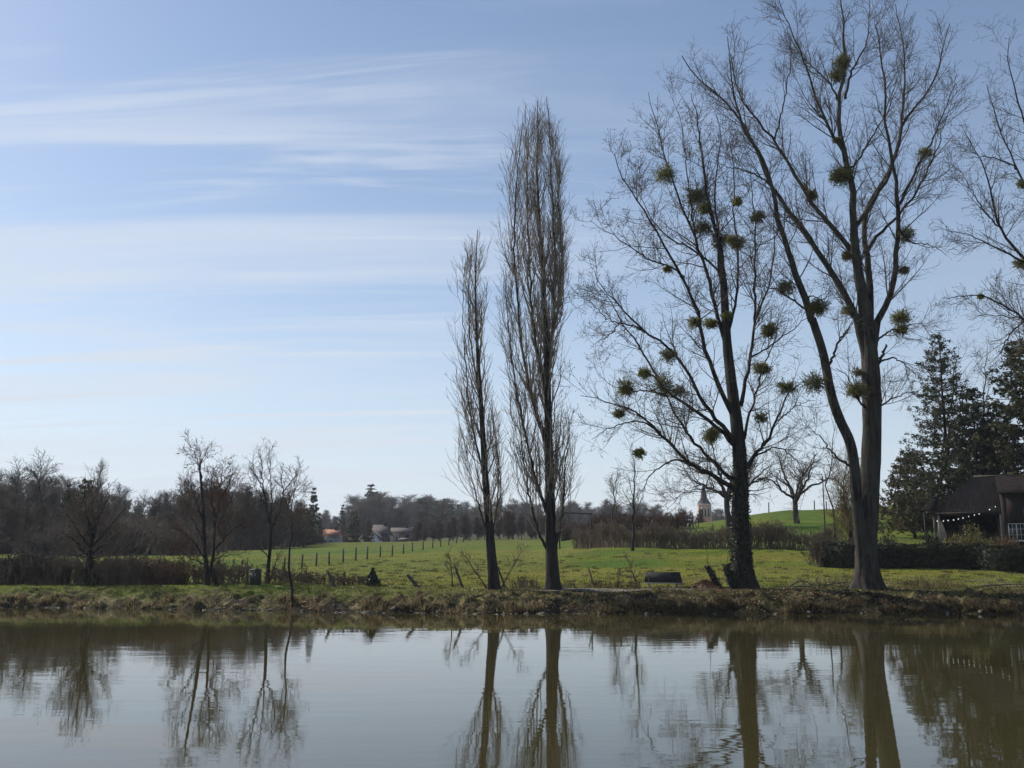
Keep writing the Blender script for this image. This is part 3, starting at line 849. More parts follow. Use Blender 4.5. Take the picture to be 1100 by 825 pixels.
# --- Lombardy poplars
def lombardy(label, D, trunk_pts, r0, leaders, prof, seed, base_px, dens=1.0):
    """Columnar poplar: prof maps height fraction to half-width in photo pixels (left, right)."""
    r = np.random.default_rng(seed)
    base = G(base_px, D)
    root = thing('lombardy_poplar', label, 'tree', base)
    sc = D * PXM
    P = traced(trunk_pts, D, 0, 0, 40); P[0, 2] = base[2] - .2
    R = (r0 * (1 - np.linspace(0, 1, 40) ** .8) + .3) * sc
    mb = MB(); trunk_mesh(mb, P, R, 16, .5, .9, r); mb.obj('trunk', 'bark_dark', root, base, smooth=True)
    limbs = [(P[4:], R[4:])]
    for pts, a, b_, d0, d1 in leaders:
        Q = traced(pts, D, d0, d1, 36, .03, r); RR = (a + (b_ - a) * np.linspace(0, 1, 36) ** .8) * sc * .85
        mb = MB(); mb.tube(Q, RR, 7, .1, r); mb.obj('limb', 'bark_dark', root, base, smooth=True)
        limbs.append((Q, RR))
    mbc = MB()
    PP = np.stack([l[0] for l in limbs]); RR = np.stack([l[1] for l in limbs])
    c1, r1 = spawn(r, PP, RR, .30 / dens, .06, .97, (18, 42), (2.0, 4.6), .45, 10, .20, .06, .42, .012, .011)
    # keep the columnar outline
    hz = (c1[..., 2] - base[2]) / (P[-1, 2] - base[2])
    axis = np.interp(c1[..., 2], P[:, 2], P[:, 0])
    wl = np.interp(hz, [q[0] for q in prof], [q[1] for q in prof]) * sc
    wr = np.interp(hz, [q[0] for q in prof], [q[2] for q in prof]) * sc
    dx = c1[..., 0] - axis; dy = c1[..., 1] - D
    lim = np.where(dx < 0, wl, wr); wm = (wl + wr) / 2
    e = np.sqrt((dx / lim) ** 2 + (dy / wm) ** 2)
    k = np.where(e > 1, 1 / e, 1.0) ** .9
    c1 = c1.copy(); c1[..., 0] = axis + dx * k; c1[..., 1] = D + dy * k
    zt = P[-1, 2]; lim_z = zt - 3.0
    over = c1[..., 2] > lim_z
    c1[..., 2] = np.where(over, lim_z + (c1[..., 2] - lim_z) * np.clip(3.0 / np.maximum(c1[..., 2].max() + 1.2 - lim_z, 3.0), 0, 1), c1[..., 2])
    mbc.tube(c1, r1, 5)
    c2, r2 = spawn(r, c1, r1, .50, .12, 1, (15, 40), (.8, 2.2), .4, 6, .16, .09, .6, .009, .010)
    mbc.tube(c2, r2, 3)
    c3, r3 = spawn(r, c2, r2, .40, .15, 1, (18, 50), (.3, .9), .3, 4, .12, .12, .7, .0075, .01)
    mbc.tube(c3, r3, 3)
    mbc.obj('crown', 'twig_poplar', root, base)
    return root


lombardy('tallest slender columnar poplar with a thick dark trunk, right of the smaller one', 56.5,
         [(595, 634), (592, 590), (591, 540), (590, 500), (589, 460), (588, 410), (586, 350), (583, 290), (579, 235), (577, 180), (578, 140), (577, 108)], 6.6,
         [([(588, 480), (572, 430), (562, 380), (556, 320), (552, 270), (554, 220), (557, 170), (562, 125)], 2.6, .3, 0, -1),
          ([(588, 430), (576, 370), (570, 310), (568, 250), (566, 200), (567, 150), (569, 118)], 2.4, .3, 0, 1),
          ([(587, 400), (594, 350), (596, 290), (594, 230), (592, 180), (590, 130), (588, 104)], 2.6, .3, 0, -.8),
          ([(586, 380), (600, 330), (603, 280), (601, 230), (598, 180), (597, 140)], 2.0, .3, 0, .8),
          ([(593, 600), (601, 570), (605, 540), (607, 500), (610, 470)], 2.4, .3, 0, -.6),
          ([(592, 600), (580, 575), (570, 540), (563, 500), (558, 450)], 2.2, .3, 0, .5),
          ([(591, 560), (577, 520), (565, 470), (555, 420), (548, 370), (543, 310)], 2.4, .3, 0, -1)],
         [(0, 8, 8), (.05, 14, 10), (.13, 30, 18), (.25, 36, 25), (.33, 42, 22), (.42, 46, 14), (.55, 50, 20), (.7, 48, 24), (.85, 36, 26), (.95, 20, 20), (1, 12, 14)], 201, 595, 1.5)
lombardy('smaller and thinner columnar poplar with a slightly curved trunk, left of the tallest one', 57.0,
         [(531, 634), (528, 600), (525, 560), (522, 520), (519, 470), (516, 425), (513, 380), (511, 330), (511, 290), (513, 247)], 5.4,
         [([(522, 520), (510, 470), (502, 420), (499, 370), (497, 320), (500, 280)], 1.6, .25, 0, -.8),
          ([(517, 430), (507, 380), (504, 340), (504, 300), (506, 262)], 1.5, .25, 0, .8),
          ([(526, 590), (533, 550), (536, 510), (535, 475)], 1.3, .25, 0, .5),
          ([(526, 585), (515, 545), (506, 510), (500, 480)], 1.4, .25, 0, -.5)],
         [(0, 4, 4), (.1, 8, 8), (.18, 20, 14), (.3, 28, 16), (.45, 25, 12), (.6, 26, 12), (.75, 24, 13), (.88, 18, 10), (1, 6, 6)], 202, 531, .72)


# ================================================================== GENERIC TREES
def bare_tree(name, label, cat, loc, h, tr, seed, bark='bark_dark', twig='twig_brown', clear=.3, spread=(35, 60), blen=.38, up=.07, gnarl=.12, dens=1.0, lean=(0, 0), stems=1, rtw=1.0, trunk_pts=None, lv=3, group=None, leaves=0, leafmat=None, forks=0, tip=1.0):
    r = np.random.default_rng(seed)
    base = np.asarray(loc, float)
    root = thing(name, label, cat, base, 0, group)
    mbt = MB(); Ps = []; Rs = []
    for k in range(stems):
        n = 14
        t = np.linspace(0, 1, n)
        hh = h * (1 if k == 0 else r.uniform(.7, .92))
        a = r.uniform(0, 6.28)
        off = .12 * tr * 8 * k
        x = np.cumsum(r.normal(0, .014, n)) * hh + (lean[0] + (r.normal(0, .12) if k else 0)) * hh * t + math.cos(a) * off
        y = np.cumsum(r.normal(0, .014, n)) * hh + (lean[1] + (r.normal(0, .12) if k else 0)) * hh * t + math.sin(a) * off
        P = np.stack([x - x[0] + math.cos(a) * off, y - y[0] + math.sin(a) * off, t * hh * tip - .1], 1) + base
        R = tr * (1 if k == 0 else .7) * (1 - t * .93)
        trunk_mesh(mbt, P, R, 10, .35, .35 * tr * 6, r)
        Ps.append(P); Rs.append(R)
    mbt.obj('trunk', bark, root, base, smooth=True)
    P = np.stack(Ps); R = np.stack(Rs)
    mb = MB()
    c1, r1 = spawn(r, P, R, h * .032 / dens, clear, .98, spread, (h * blen * .6, h * blen * 1.1), .62, 8, up, gnarl, .55, .012 * rtw, .02)
    mb.tube(c1, r1, 5)
    c2, r2 = spawn(r, c1, r1, h * .030 / dens, .2, 1, (28, 60), (h * .07, h * .19), .4, 5, up * .8, gnarl * 1.2, .6, .009 * rtw, .014)
    mb.tube(c2, r2, 3)
    tips = c2
    if lv >= 3:
        c3, r3 = spawn(r, c2, r2, h * .026 / dens, .2, 1, (30, 65), (h * .025, h * .075), .3, 3, up * .6, gnarl * 1.3, .7, .008 * rtw, .012)
        mb.tube(c3, r3, 3); tips = c3
    mb.obj('crown', twig, root, base)
    if leaves:
        T = tips.reshape(-1, 3)
        ml = MB(); ml.leaves(T[r.random(len(T)) < leaves], .11, r)
        ml.obj('dry_leaves', leafmat or 'dry_leaf', root, base)
    return root


def hpx(D, y0, y1): return (y0 - y1) * D * PXM


# trees along the left bank
LV_S = [dict(spacing=.20, t0=.1, ang=(28, 60), length=(.8, 2.3), fall=.62, n=7, up=.07, gnarl=.13, rr=.55, rmin=.010, kr=.013, rel=.7),
        dict(spacing=.19, t0=.12, ang=(28, 62), length=(.35, 1.1), fall=.3, n=5, up=.06, gnarl=.16, rr=.65, rmin=.009, kr=.012),
        dict(spacing=.22, t0=.15, ang=(28, 65), length=(.15, .5), fall=.3, n=3, up=.05, gnarl=.15, rr=.7, rmin=.008, kr=.01)]
LV_SS = [dict(LV_S[0], spacing=.30, length=(.7, 1.9), ang=(20, 45), up=.1), dict(LV_S[1], spacing=.26, up=.1), LV_S[2]]
build_traced_tree('riverside_tree', 'dark low-branched bare tree in front of the left hedge, with two stems', 'tree', 63.5, 95,
    [([(94, 628), (95, 612), (96, 600), (98, 585), (99, 570)], 3.0, 2.0, 0, 0, .3), ([(103, 628), (101, 612), (98, 598), (97, 590)], 2.2, 1.6, 0, .2, .2)],
    [([(97, 598), (88, 590), (80, 580), (66, 572)], 1.4, .3, 0, -1.5), ([(98, 595), (108, 588), (115, 580), (130, 572)], 1.4, .3, 0, 1.2),
     ([(98, 585), (94, 570), (90, 555), (82, 535)], 1.4, .3, 0, 1.5), ([(99, 580), (104, 566), (108, 552), (118, 532)], 1.4, .3, 0, -1.2),
     ([(99, 575), (99, 555), (98, 535), (101, 513)], 1.5, .3, 0, 0), ([(98, 600), (112, 597), (120, 593), (130, 592)], 1.0, .25, 0, .8),
     ([(98, 590), (84, 570), (74, 555), (66, 542)], 1.2, .3, 0, .6), ([(99, 588), (114, 570), (126, 556), (134, 545)], 1.2, .3, 0, -.6), ([(97, 598), (84, 598), (74, 594), (64, 592)], .9, .25, 0, 1),
     ([(99, 572), (92, 550), (90, 535), (92, 520)], 1.2, .3, 0, -1.4), ([(99, 572), (107, 545), (109, 530), (108, 518)], 1.2, .3, 0, 1.6)],
    LV_S, 301, 'bark_dark', 'twig_brown', leaves=.06)
build_traced_tree('riverside_tree', 'bare tree with reddish dead leaves and a taller pale leader, left of the grey bin', 'tree', 63.0, 224,
    [([(223, 629), (222, 610), (220, 590), (219, 560), (217, 530), (215, 508)], 2.6, 1.0, 0, 0, .3), ([(232, 629), (227, 612), (229, 595), (230, 575), (231, 560)], 2.0, 1.2, 0, .4, .2), ([(234, 629), (231, 620), (228, 610)], 1.3, .9, 0, -.2, .2)],
    [([(215, 510), (213, 498), (209, 488), (203, 482)], .9, .25, 0, .3), ([(216, 515), (215, 500), (216, 490), (214, 481)], .9, .2, 0, -.3),
     ([(221, 600), (210, 585), (200, 575), (188, 566)], 1.1, .25, 0, -1.2), ([(220, 585), (210, 565), (204, 550), (196, 536)], 1.1, .25, 0, 1.2),
     ([(231, 590), (242, 578), (252, 568), (264, 560)], 1.1, .25, 0, -1), ([(231, 570), (240, 552), (246, 540), (255, 522)], 1.2, .25, .4, 1.4),
     ([(219, 560), (212, 544), (208, 530), (202, 516)], 1.0, .25, 0, -.8), ([(231, 562), (235, 540), (237, 520), (240, 498)], 1.3, .25, .4, 0),
     ([(232, 560), (228, 540), (227, 522), (229, 505)], 1.1, .25, .4, -1), ([(221, 605), (234, 600), (246, 596), (258, 596)], .8, .2, 0, 1), ([(221, 606), (205, 600), (194, 592), (182, 590)], .8, .2, 0, .8),
     ([(235, 540), (244, 524), (248, 512), (250, 500)], .8, .2, .2, -.8)],
    LV_S, 302, 'bark_dark', 'twig_red', leaves=.09)
build_traced_tree('riverside_tree', 'slender upright bare tree with ascending forked limbs rising right behind the grey bin', 'tree', 63.4, 287,
    [([(287, 630), (288, 610), (290, 590), (291, 568)], 2.0, 1.5, 0, 0, .3)],
    [([(291, 570), (288, 555), (285, 540), (283, 520), (281, 500), (280, 488)], 1.2, .25, 0, -.5), ([(291, 568), (297, 556), (301, 545), (304, 530), (303, 515), (304, 497)], 1.1, .25, 0, .6),
     ([(291, 575), (291, 550), (292, 530), (290, 510), (289, 482)], .9, .2, 0, 1.2), ([(284, 530), (278, 516), (273, 505), (271, 492)], .7, .2, -.4, -1), ([(303, 530), (311, 520), (317, 512), (321, 500)], .7, .2, .3, 1),
     ([(300, 548), (310, 536), (316, 530), (322, 524)], .6, .2, .3, -.6), ([(289, 600), (280, 590), (272, 582), (268, 572)], .6, .2, 0, -.5), ([(290, 590), (300, 582), (308, 572), (312, 560)], .6, .2, 0, .5), ([(287, 545), (279, 532), (274, 522), (268, 512)], .6, .2, 0, .8), ([(288, 628), (294, 612), (298, 600), (302, 592)], .8, .25, 0, .2)],
    LV_SS, 303, 'bark_dark', 'twig')
bare_tree('young_tree', 'thin leaning young tree rooted at the waterline of the left bank', 'tree', G(322, shore(colx(322, 56)) + .5), hpx(55, 655, 520), .085, 304, 'bark_dark', 'twig_brown', .5, (40, 70), .24, .05, .10, 1.4, lean=(-.05, 0), rtw=1.0)


def shrub(name, label, cat, loc, h, w, seed, twig='twig_brown', n=60, group=None, leaves=0, leafmat=None, lv=2, rtw=1.0, d=None, fan=.5):
    """Many stems from the ground."""
    r = np.random.default_rng(seed)
    base = np.asarray(loc, float)
    d = d or w
    root = thing(name, label, cat, base, 0, group)
    o = np.stack([r.uniform(-.5, .5, n) * w, r.uniform(-.5, .5, n) * d, np.full(n, -.05)], 1)
    o[:, 2] = -.05 if base[2] < -100 else gz(base[0] + o[:, 0], base[1] + o[:, 1]) - base[2] - .05
    k = np.linspace(0, 1, 6)[None, :, None]
    dir_ = unit(np.stack([r.normal(0, fan, n) * .5, r.normal(0, fan, n) * .5, np.ones(n)], 1))
    hh = (h * r.uniform(.55, 1.05, n))[:, None, None]
    P = o[:, None, :] + dir_[:, None, :] * hh * k + np.cumsum(r.normal(0, .035, (n, 6, 3)), 1) * h * k
    R = np.linspace(1, .35, 6)[None, :] * (.010 + .012 * h * .5) * rtw * np.ones((n, 1))
    ms = MB(); ms.tube(P, R, 4)
    ms.obj('stems', twig, root)
    mb = MB()
    c1, r1 = spawn(r, P, R, h * .09, .2, 1, (20, 60), (h * .15, h * .45), .4, 5, .05, .15, .7, .009 * rtw, .01)
    mb.tube(c1, r1, 3); tips = c1
    if lv >= 2:
        c2, r2 = spawn(r, c1, r1, h * .07, .2, 1, (25, 65), (h * .06, h * .18), .3, 3, .03, .18, .7, .008 * rtw, .01)
        mb.tube(c2, r2, 3); tips = c2
    mb.obj('twigs', twig, root)
    if leaves:
        T = tips.reshape(-1, 3); ml = MB(); ml.leaves(T[r.random(len(T)) < leaves], .09, r); ml.obj('foliage', leafmat, root)
    return root


# left hedge and thicket
def bare_hedge(label, pts, D, h, w, n, seed, twig, parts_gap=False, leaves=0, leafmat='hedge_dark', name='hedge', rtw=1.0, lv=2, group=None):
    """Hedge of upright stems along photo columns pts = [(px, D), ...]."""
    r = np.random.default_rng(seed)
    a = np.array([[colx(p, d), d] for p, d in pts], float)
    c = catmull(np.hstack([a, np.zeros((len(a), 1))]), 60)[:, :2]
    mid = c[30]; base = np.array([mid[0], mid[1], float(gz(mid[0], mid[1]))])
    root = thing(name, label, 'hedge', base, 0, group)
    t = r.random(n) * 59; i = np.minimum(t.astype(int), 58); w_ = (t - i)[:, None]
    o = c[i] * (1 - w_) + c[i + 1] * w_ + r.normal(0, w * .35, (n, 2))
    z = gz(o[:, 0], o[:, 1])
    hh = h * r.uniform(.7, 1.0, n) * (.6 + .75 * vnoise(o[:, 0] * .55, o[:, 1] * .25 + seed))
    k = np.linspace(0, 1, 6)[None, :, None]
    d_ = unit(np.stack([r.normal(0, .16, n), r.normal(0, .12, n), np.ones(n)], 1))
    P = np.concatenate([o, z[:, None] - .05], 1)[:, None, :] + d_[:, None, :] * hh[:, None, None] * k + np.cumsum(r.normal(0, .03, (n, 6, 3)), 1) * h * k
    R = np.linspace(1, .4, 6)[None] * .028 * rtw * np.ones((n, 1))
    ms = MB(); ms.tube(P, R, 4); ms.obj('stems', twig, root, base)
    mb = MB()
    c1, r1 = spawn(r, P, R, h * .075, .3, 1, (20, 65), (h * .12, h * .35), .2, 4, .06, .15, .7, .011 * rtw, .012)
    mb.tube(c1, r1, 3); tips = c1
    if lv >= 2:
        c2, r2 = spawn(r, c1, r1, h * .07, .2, 1, (25, 65), (h * .05, h * .14), .2, 3, .03, .15, .7, .010 * rtw, .01)
        mb.tube(c2, r2, 3); tips = c2
    mb.obj('twigs', twig, root, base)
    if leaves:
        T = tips.reshape(-1, 3); ml = MB(); ml.leaves(T[r.random(len(T)) < leaves], .12, r); ml.obj('foliage', leafmat, root, base)
    return root


bare_hedge('dense dark hedge along the left bank, nearest the left edge', [(-120, 66), (-40, 65.5), (30, 65), (78, 65)], 66, 1.75, 1.1, 1500, 401, 'twig_brown', rtw=1.5, leaves=.25)
for k, (px, D, h, w, lab) in enumerate([
    (118, 64.5, 1.5, 2.4, 'tangled brown bramble thicket right of the dark two-stemmed tree'),
    (152, 64.5, 1.6, 2.2, 'dense dark bramble thicket midway between the two leafless trees on the left bank'),
    (188, 64.5, 1.3, 2.2, 'brown thicket of leaning stems just left of the reddish tree'),
    (75, 65.2, 1.7, 2.6, 'dark bramble thicket joining the end of the left hedge', ),
    (135, 66.5, 1.7, 2.6, 'brown thicket just right of the bramble beside the two-stemmed tree'),
    (170, 66, 1.7, 2.8, 'dark thicket set back behind the leaning-stem thicket'),
    (207, 65.5, 1.5, 2.6, 'reddish thicket at the left foot of the reddish tree'),
    (237, 66, 1.2, 2.4, 'low ochre scrub at the right foot of the reddish tree'),
    (252, 64.5, 1.5, 2.4, 'thin scrub between the reddish tree and the grey bin'),
    (318, 64, 1.0, 2.6, 'low scrub right of the grey bin, behind the leaning young tree'),
    (352, 63, .75, 2.6, 'low dead bramble strip left of the leaning post'),
    (386, 62, .55, 1.8, 'lowest dead bramble strip left of the dark bush')]):
    shrub('bramble', lab, 'bush', G(px, D), h, w, 410 + k, 'twig_brown' if k not in (2, 6) else 'twig_red', 120 if k < 6 else 60, leaves=.14, leafmat='hedge_dark' if k in (0, 1, 3, 5) else 'dry_leaf', rtw=1.5)


def leaf_bush(name, label, cat, loc, rx, ry, rz, n, size, material, seed, cone=False, group=None, gap=.25, shell=.55, stem=True, lumps=9):
    """Leafy bush: lumps of leaf-sized faces around a few stems."""
    r = np.random.default_rng(seed)
    base = np.asarray(loc, float)
    root = thing(name, label, cat, base, 0, group)
    ctr = unit(r.normal(size=(lumps, 3))) * r.uniform(.35, .8, (lumps, 1)); ctr[:, 2] = np.abs(ctr[:, 2]) * 1.1 - .05
    k = r.integers(0, lumps, n)
    v = unit(r.normal(size=(n, 3))) * (r.random(n) ** .45)[:, None]
    C = ctr[k] + v * r.uniform(.35, .6, lumps)[k][:, None]
    if cone:
        t = r.random(n) ** .75; a = r.uniform(0, 6.28, n); q = (1 - t) * (.35 + .65 * r.random(n)) * (.8 + .4 * vnoise(t * 6, a * 2))
        C = np.stack([np.cos(a) * q, np.sin(a) * q, t * 1.7], 1)
    C = C * np.array([rx, ry, rz]); C[:, 2] = np.abs(C[:, 2])
    mb = MB(); mb.leaves(C, size, r); mb.obj('foliage', material, root)
    if stem:
        m = 12
        d = unit(np.stack([r.normal(0, .35, m), r.normal(0, .35, m), np.ones(m)], 1))
        P = d[:, None, :] * np.linspace(-.02, 1, 5)[None, :, None] * np.array([rx, ry, rz * 1.1])
        ms = MB(); ms.tube(P, np.linspace(.03, .01, 5)[None] * np.ones((m, 1)), 4); ms.obj('stems', 'twig_brown', root)
    return root


leaf_bush('ivy_stump', 'dark ivy-covered stump like a small pointed bush on the bank, right of the low brambles', 'bush', G(405, 60.5), .62, .6, .62, 2200, .11, 'ivy', 421, cone=True)


# ================================================================== POSTS, FENCES, BIN, BENCH
def post(px, D, h, r0, lean, label, seed, group=None, name='fence_post'):
    base = G(px, D)
    r = np.random.default_rng(seed)
    mb = MB()
    t = np.linspace(-.12, 1, 7)[:, None]
    P = np.array([lean[0], lean[1], 1.0]) * t * h + r.normal(0, .006, (7, 3))
    P = np.vstack([P, P[-1] + [0, 0, .01]])
    R = np.r_[np.linspace(1.1, .9, 7) * r0, 0.004]
    mb.tube(P, R, 9, .15, r)
    o = mb.obj(name, 'wood_post', None, (0, 0, 0), loc=base)
    return tag(o, label, 'post', group)


post(275, 62.5, 1.15, .09, (-.04, 0), 'dark upright post touching the left side of the grey bin', 1)
post(366.5, 60.5, .95, .085, (-.55, .05), 'leaning wooden post rising from the dead brambles, left of the ivy stump', 2)
post(452, 59, .72, .10, (-.85, 0), 'short post almost fallen over, alone on the bank right of the ivy stump', 3)
post(499, 58.5, 1.2, .075, (-.40, 0), 'leaning post left of the smaller columnar poplar', 4)
post(543, 58, 1.2, .06, (-.36, 0), 'thin leaning post just right of the smaller columnar poplar', 5)
post(635.5, 58.5, 1.15, .045, (-.30, 0), 'thin leaning post right of the tallest columnar poplar', 6)

# grey bin
bn = thing('waste_bin', 'grey-green metal bin standing on the left bank in front of a slender tree', 'bin', G(283.5, 62.2))
mb = MB(); mb.box((0, 0, .44), (.58, .5, .84), taper=.96); mb.obj('body', 'bin', bn)
mb = MB(); mb.box((0, 0, .90), (.64, .56, .07), rx=.06); mb.box((0, .02, .955), (.5, .42, .04), taper=.7); mb.obj('lid', 'bin', bn)
mb = MB(); mb.box((.02, -.262, .62), (.10, .012, .12)); mb.obj('plate', 'metal_grey', bn)
for sx in (-.22, .22):
    mb = MB(); mb.box((sx, 0, .01), (.06, .4, .06)); mb.obj('foot', 'wood_dark', bn)

# bench
bench_at = G(708, 57.3) - [0, 0, .13]
be = thing('bench', 'dark solid-backed bench with a pale seat edge, between the saplings and the stumps', 'bench', bench_at, .0)
mb = MB(); mb.box((0, .34, .75), (2.15, .05, .60), rx=-.22, taper=1.0)
mb.v[-1][[4, 5, 6, 7], 0] *= .9
mb.obj('backrest', 'wood_dark', be)
mb = MB()
for k, yy in enumerate((-.08, .06, .2)):
    mb.box((0, yy, .44), (2.2, .12, .05))
mb.obj('seat', 'wood_pale', be)
for sx in (-.8, .75):
    mb = MB(); mb.box((sx, -.06, .2), (.07, .08, .44)); mb.obj('leg', 'wood_pale', be)
    mb = MB(); mb.box((sx, .26, .42), (.07, .08, .88), rx=-.18); mb.obj('leg', 'wood_dark', be)

# wire fence across the pasture
fence_pts = [(313, 80, 606), (331, 84, 0), (346, 87, 0), (359.5, 90, 0), (374, 94, 0), (387, 98, 0), (399, 102, 0), (412.5, 107, 0), (425, 113, 0), (436.5, 119, 0), (446, 125, 0), (457, 131, 0), (467, 138, 0), (475.5, 145, 0), (484, 153, 0), (492, 161, 0), (499, 170, 0), (506, 180, 0), (513, 190, 0)]
fb = G(313, 80)
fe = thing('wire_fence', 'line of wooden posts with wire crossing the green pasture away from the bank', 'fence', fb)
tops = []
rf = np.random.default_rng(44)
for px, D, _ in fence_pts:
    g = G(px, D); h = 1.15 + rf.uniform(-.08, .12)
    mb = MB(); mb.rod(g + [0, 0, -.1], g + [rf.normal(0, .04), 0, h], .085, .075, 7)
    mb.obj('post', 'wood_post', fe, fb); tops.append(g)
tops = np.array(tops)
for zz in (.45, .8, 1.08):
    mb = MB(); P = np.array([np.r_[t[:2], t[2] + zz] for t in tops]); mb.tube(P, np.full(len(P), .008), 3); mb.obj('wire', 'metal_grey', fe, fb)

# posts on the right-hand hill ridge
for k, (px, D, h) in enumerate([(787, 158, 1.8), (820, 160, 1.6), (868, 158, 1.6), (881, 157, 1.4)]):
    post(px, D, h, .09, (rf.normal(0, .04), 0), 'weathered post standing on the crest of the right-hand hill', 30 + k, 'posts on the crest of the hill')
up = thing('utility_pole', 'thin tall wooden pole rising above the right-hand hill beside the yellow willow', 'pole', G(878, 112))
mb = MB(); mb.rod((0, 0, -.2), (.05, 0, 6.6), .09, .06, 8); mb.obj('pole', 'wood_post', up)
mb = MB(); mb.box((.05, 0, 6.2), (.7, .07, .07)); mb.obj('crossarm', 'wood_post', up)

# pole frame behind the poplar
D = 120
pf = thing('pole_frame', 'dark wooden goal-like frame partly behind the tallest columnar poplar', 'frame', G(617, D))
g0 = G(617, D)
for px in (600, 634):
    a = G(px, D); b_ = at(px, 551, D)
    mb = MB(); mb.rod(a, b_, .09, .08, 8); mb.obj('upright', 'wood_dark', pf, g0)
mb = MB(); mb.rod(at(598, 550.5, D), at(636.5, 552, D), .09, .08, 8); mb.obj('crossbar', 'wood_dark', pf, g0)


# ================================================================== STUMPS, DEBRIS
def stump(px, D, h, r0, lean, label, seed):
    base = G(px, D); r = np.random.default_rng(seed)
    root = thing('stump', label, 'stump', base)
    t = np.linspace(0, 1, 10)
    P = np.stack([lean[0] * t * h, lean[1] * t * h, t * h - .1], 1)
    R = r0 * (1 - .25 * t) * (1 + .25 * np.exp(-t * 6))
    P = np.vstack([P, P[-1] + [0, 0, .015]]); R = np.r_[R, .01]
    mb = MB(); trunk_mesh(mb, P, R, 12, .3, .2, r, .12); mb.obj('trunk', 'bark_dark', root, smooth=True)
    n = 420; tt = r.random(n); a = r.uniform(0, 6.28, n)
    C = np.stack([lean[0] * tt * h + np.cos(a) * r0 * 1.08, lean[1] * tt * h + np.sin(a) * r0 * 1.08, tt * h * .95], 1) + r.normal(0, .04, (n, 3))
    mb = MB(); mb.leaves(C, .10, r); mb.obj('ivy', 'ivy', root)
    c1, r1 = spawn(r, P[None, :10], R[None, :10], .12, .7, 1, (15, 45), (.6, 1.6), 0, 6, .12, .08, .2, .008, .01)
    mb = MB(); mb.tube(c1, r1, 3); mb.obj('shoots', 'twig_yellow', root)


stump(766, 57.3, 1.35, .17, (-.5, 0), 'ivy-grown stump leaning to the left beside the ivy-clad tree', 51)
stump(780, 57.2, 1.45, .22, (-.26, 0), 'thicker upright stump with sprouting shoots, touching the ivy-clad tree', 52)


def heap(label, loc, w, h, seed, material='rubble', n=70):
    r = np.random.default_rng(seed); base = np.asarray(loc)
    root = thing('rubble_heap', label, 'heap', base)
    mb = MB()
    for k in range(n):
        q = r.normal(0, .33, 2); z = h * math.exp(-3 * (q ** 2).sum()) * r.random()
        s = r.uniform(.05, .14)
        mb.box((q[0] * w * .5, q[1] * w * .4, z + .02), (s * 1.4, s, s * .8), r.uniform(0, 3), r.normal(0, .5), r.normal(0, .5))
    tmb = MB()
    th = np.linspace(0, 2 * math.pi, 25)[:-1]
    V = [[0, 0, h]]
    for q, zz in ((.4, .7), (.75, .3), (1.05, -.05)):
        for a in th: V.append([math.cos(a) * w * .5 * q * r.uniform(.9, 1.1), math.sin(a) * w * .4 * q, h * zz + r.normal(0, .015)])
    T = [[0, 1 + k, 1 + (k + 1) % 24] for k in range(24)]
    Q = [[1 + j * 24 + k, 25 + j * 24 + k, 25 + j * 24 + (k + 1) % 24, 1 + j * 24 + (k + 1) % 24] for j in range(2) for k in range(24)]
    tmb.add(V, Q, T); tmb.obj('mound', 'rubble', root)
    mb.obj('pieces', material, root)
    q = r.normal(0, .36, (900, 2)); zz = h * np.exp(-2.6 * (q ** 2).sum(1)) + .03
    ml = MB(); ml.leaves(np.stack([q[:, 0] * w * .5, q[:, 1] * w * .42, zz], 1), .12, r, flat=.2); ml.obj('dead_leaves', 'dry_leaf', root)


heap('low reddish heap of rubble and dead leaves left of the leaning stump', G(751, 57.6), 2.2, .42, 61)


def fallen(label, px, D, length, seed, arch, ang, rad=.05):
    r = np.random.default_rng(seed); base = G(px, D)
    root = thing('fallen_branch', label, 'branch', base)
    n = 14; t = np.linspace(0, 1, n)
    x = (t - .5) * length * math.cos(ang); y = (t - .5) * length * math.sin(ang)
    z = .06 + arch * np.sin(np.clip(t * math.pi, 0, math.pi)) + r.normal(0, .02, n)
    z = z + gz(base[0] + x, base[1] + y) - base[2]
    P = np.stack([x, y, z], 1); R = np.linspace(1, .3, n) * rad
    mb = MB(); mb.tube(P, R, 7, .1, r); mb.obj('limb', 'twig_grey', root)
    c, cr = spawn(r, P[None], R[None], .22, .1, 1, (30, 70), (.3, 1.2), .3, 6, .02, .2, .6, .012, .02)
    c2, cr2 = spawn(r, c, cr, .2, .2, 1, (30, 70), (.15, .5), .3, 4, .02, .2, .6, .010, .02)
    mb = MB(); mb.tube(c, cr, 4); mb.tube(c2, cr2, 3); mb.obj('twigs', 'twig_grey', root)


fallen('pale dead branch arched off the grass between the two big mistletoe trees', 851, 58.5, 1.6, 71, .35, .2, .06)
fallen('fallen twiggy branch in the brushwood left of the forked tree', 872, 58.5, 3.4, 72, .10, -.1)
fallen('fallen branch with upright twigs nearest the left side of the forked trunk', 898, 58.8, 3.0, 73, .25, .1)
fallen('long thin branch lying on the grass near the right edge', 1075, 58.5, 4.5, 74, .12, .05)
shrub('dead_weeds', 'patch of dead pale weeds left of the forked trunk', 'plant', G(885, 59), .75, 3.2, 75, 'twig_yellow', 60, lv=1)
shrub('dead_weeds', 'patch of dry ochre weeds on the grass right of the forked trunk', 'plant', G(982, 58.6), .6, 3.4, 76, 'twig_yellow', 140, lv=1)
shrub('dead_weeds', 'low brown weeds between the poplar and the thin leaning post', 'plant', G(617, 58.2), .45, 2.4, 77, 'twig_brown', 60, lv=1)
shrub('dead_weeds', 'low brown weeds just left of the tallest columnar poplar', 'plant', G(562, 58.2), .6, 1.6, 78, 'twig_brown', 60, lv=1)
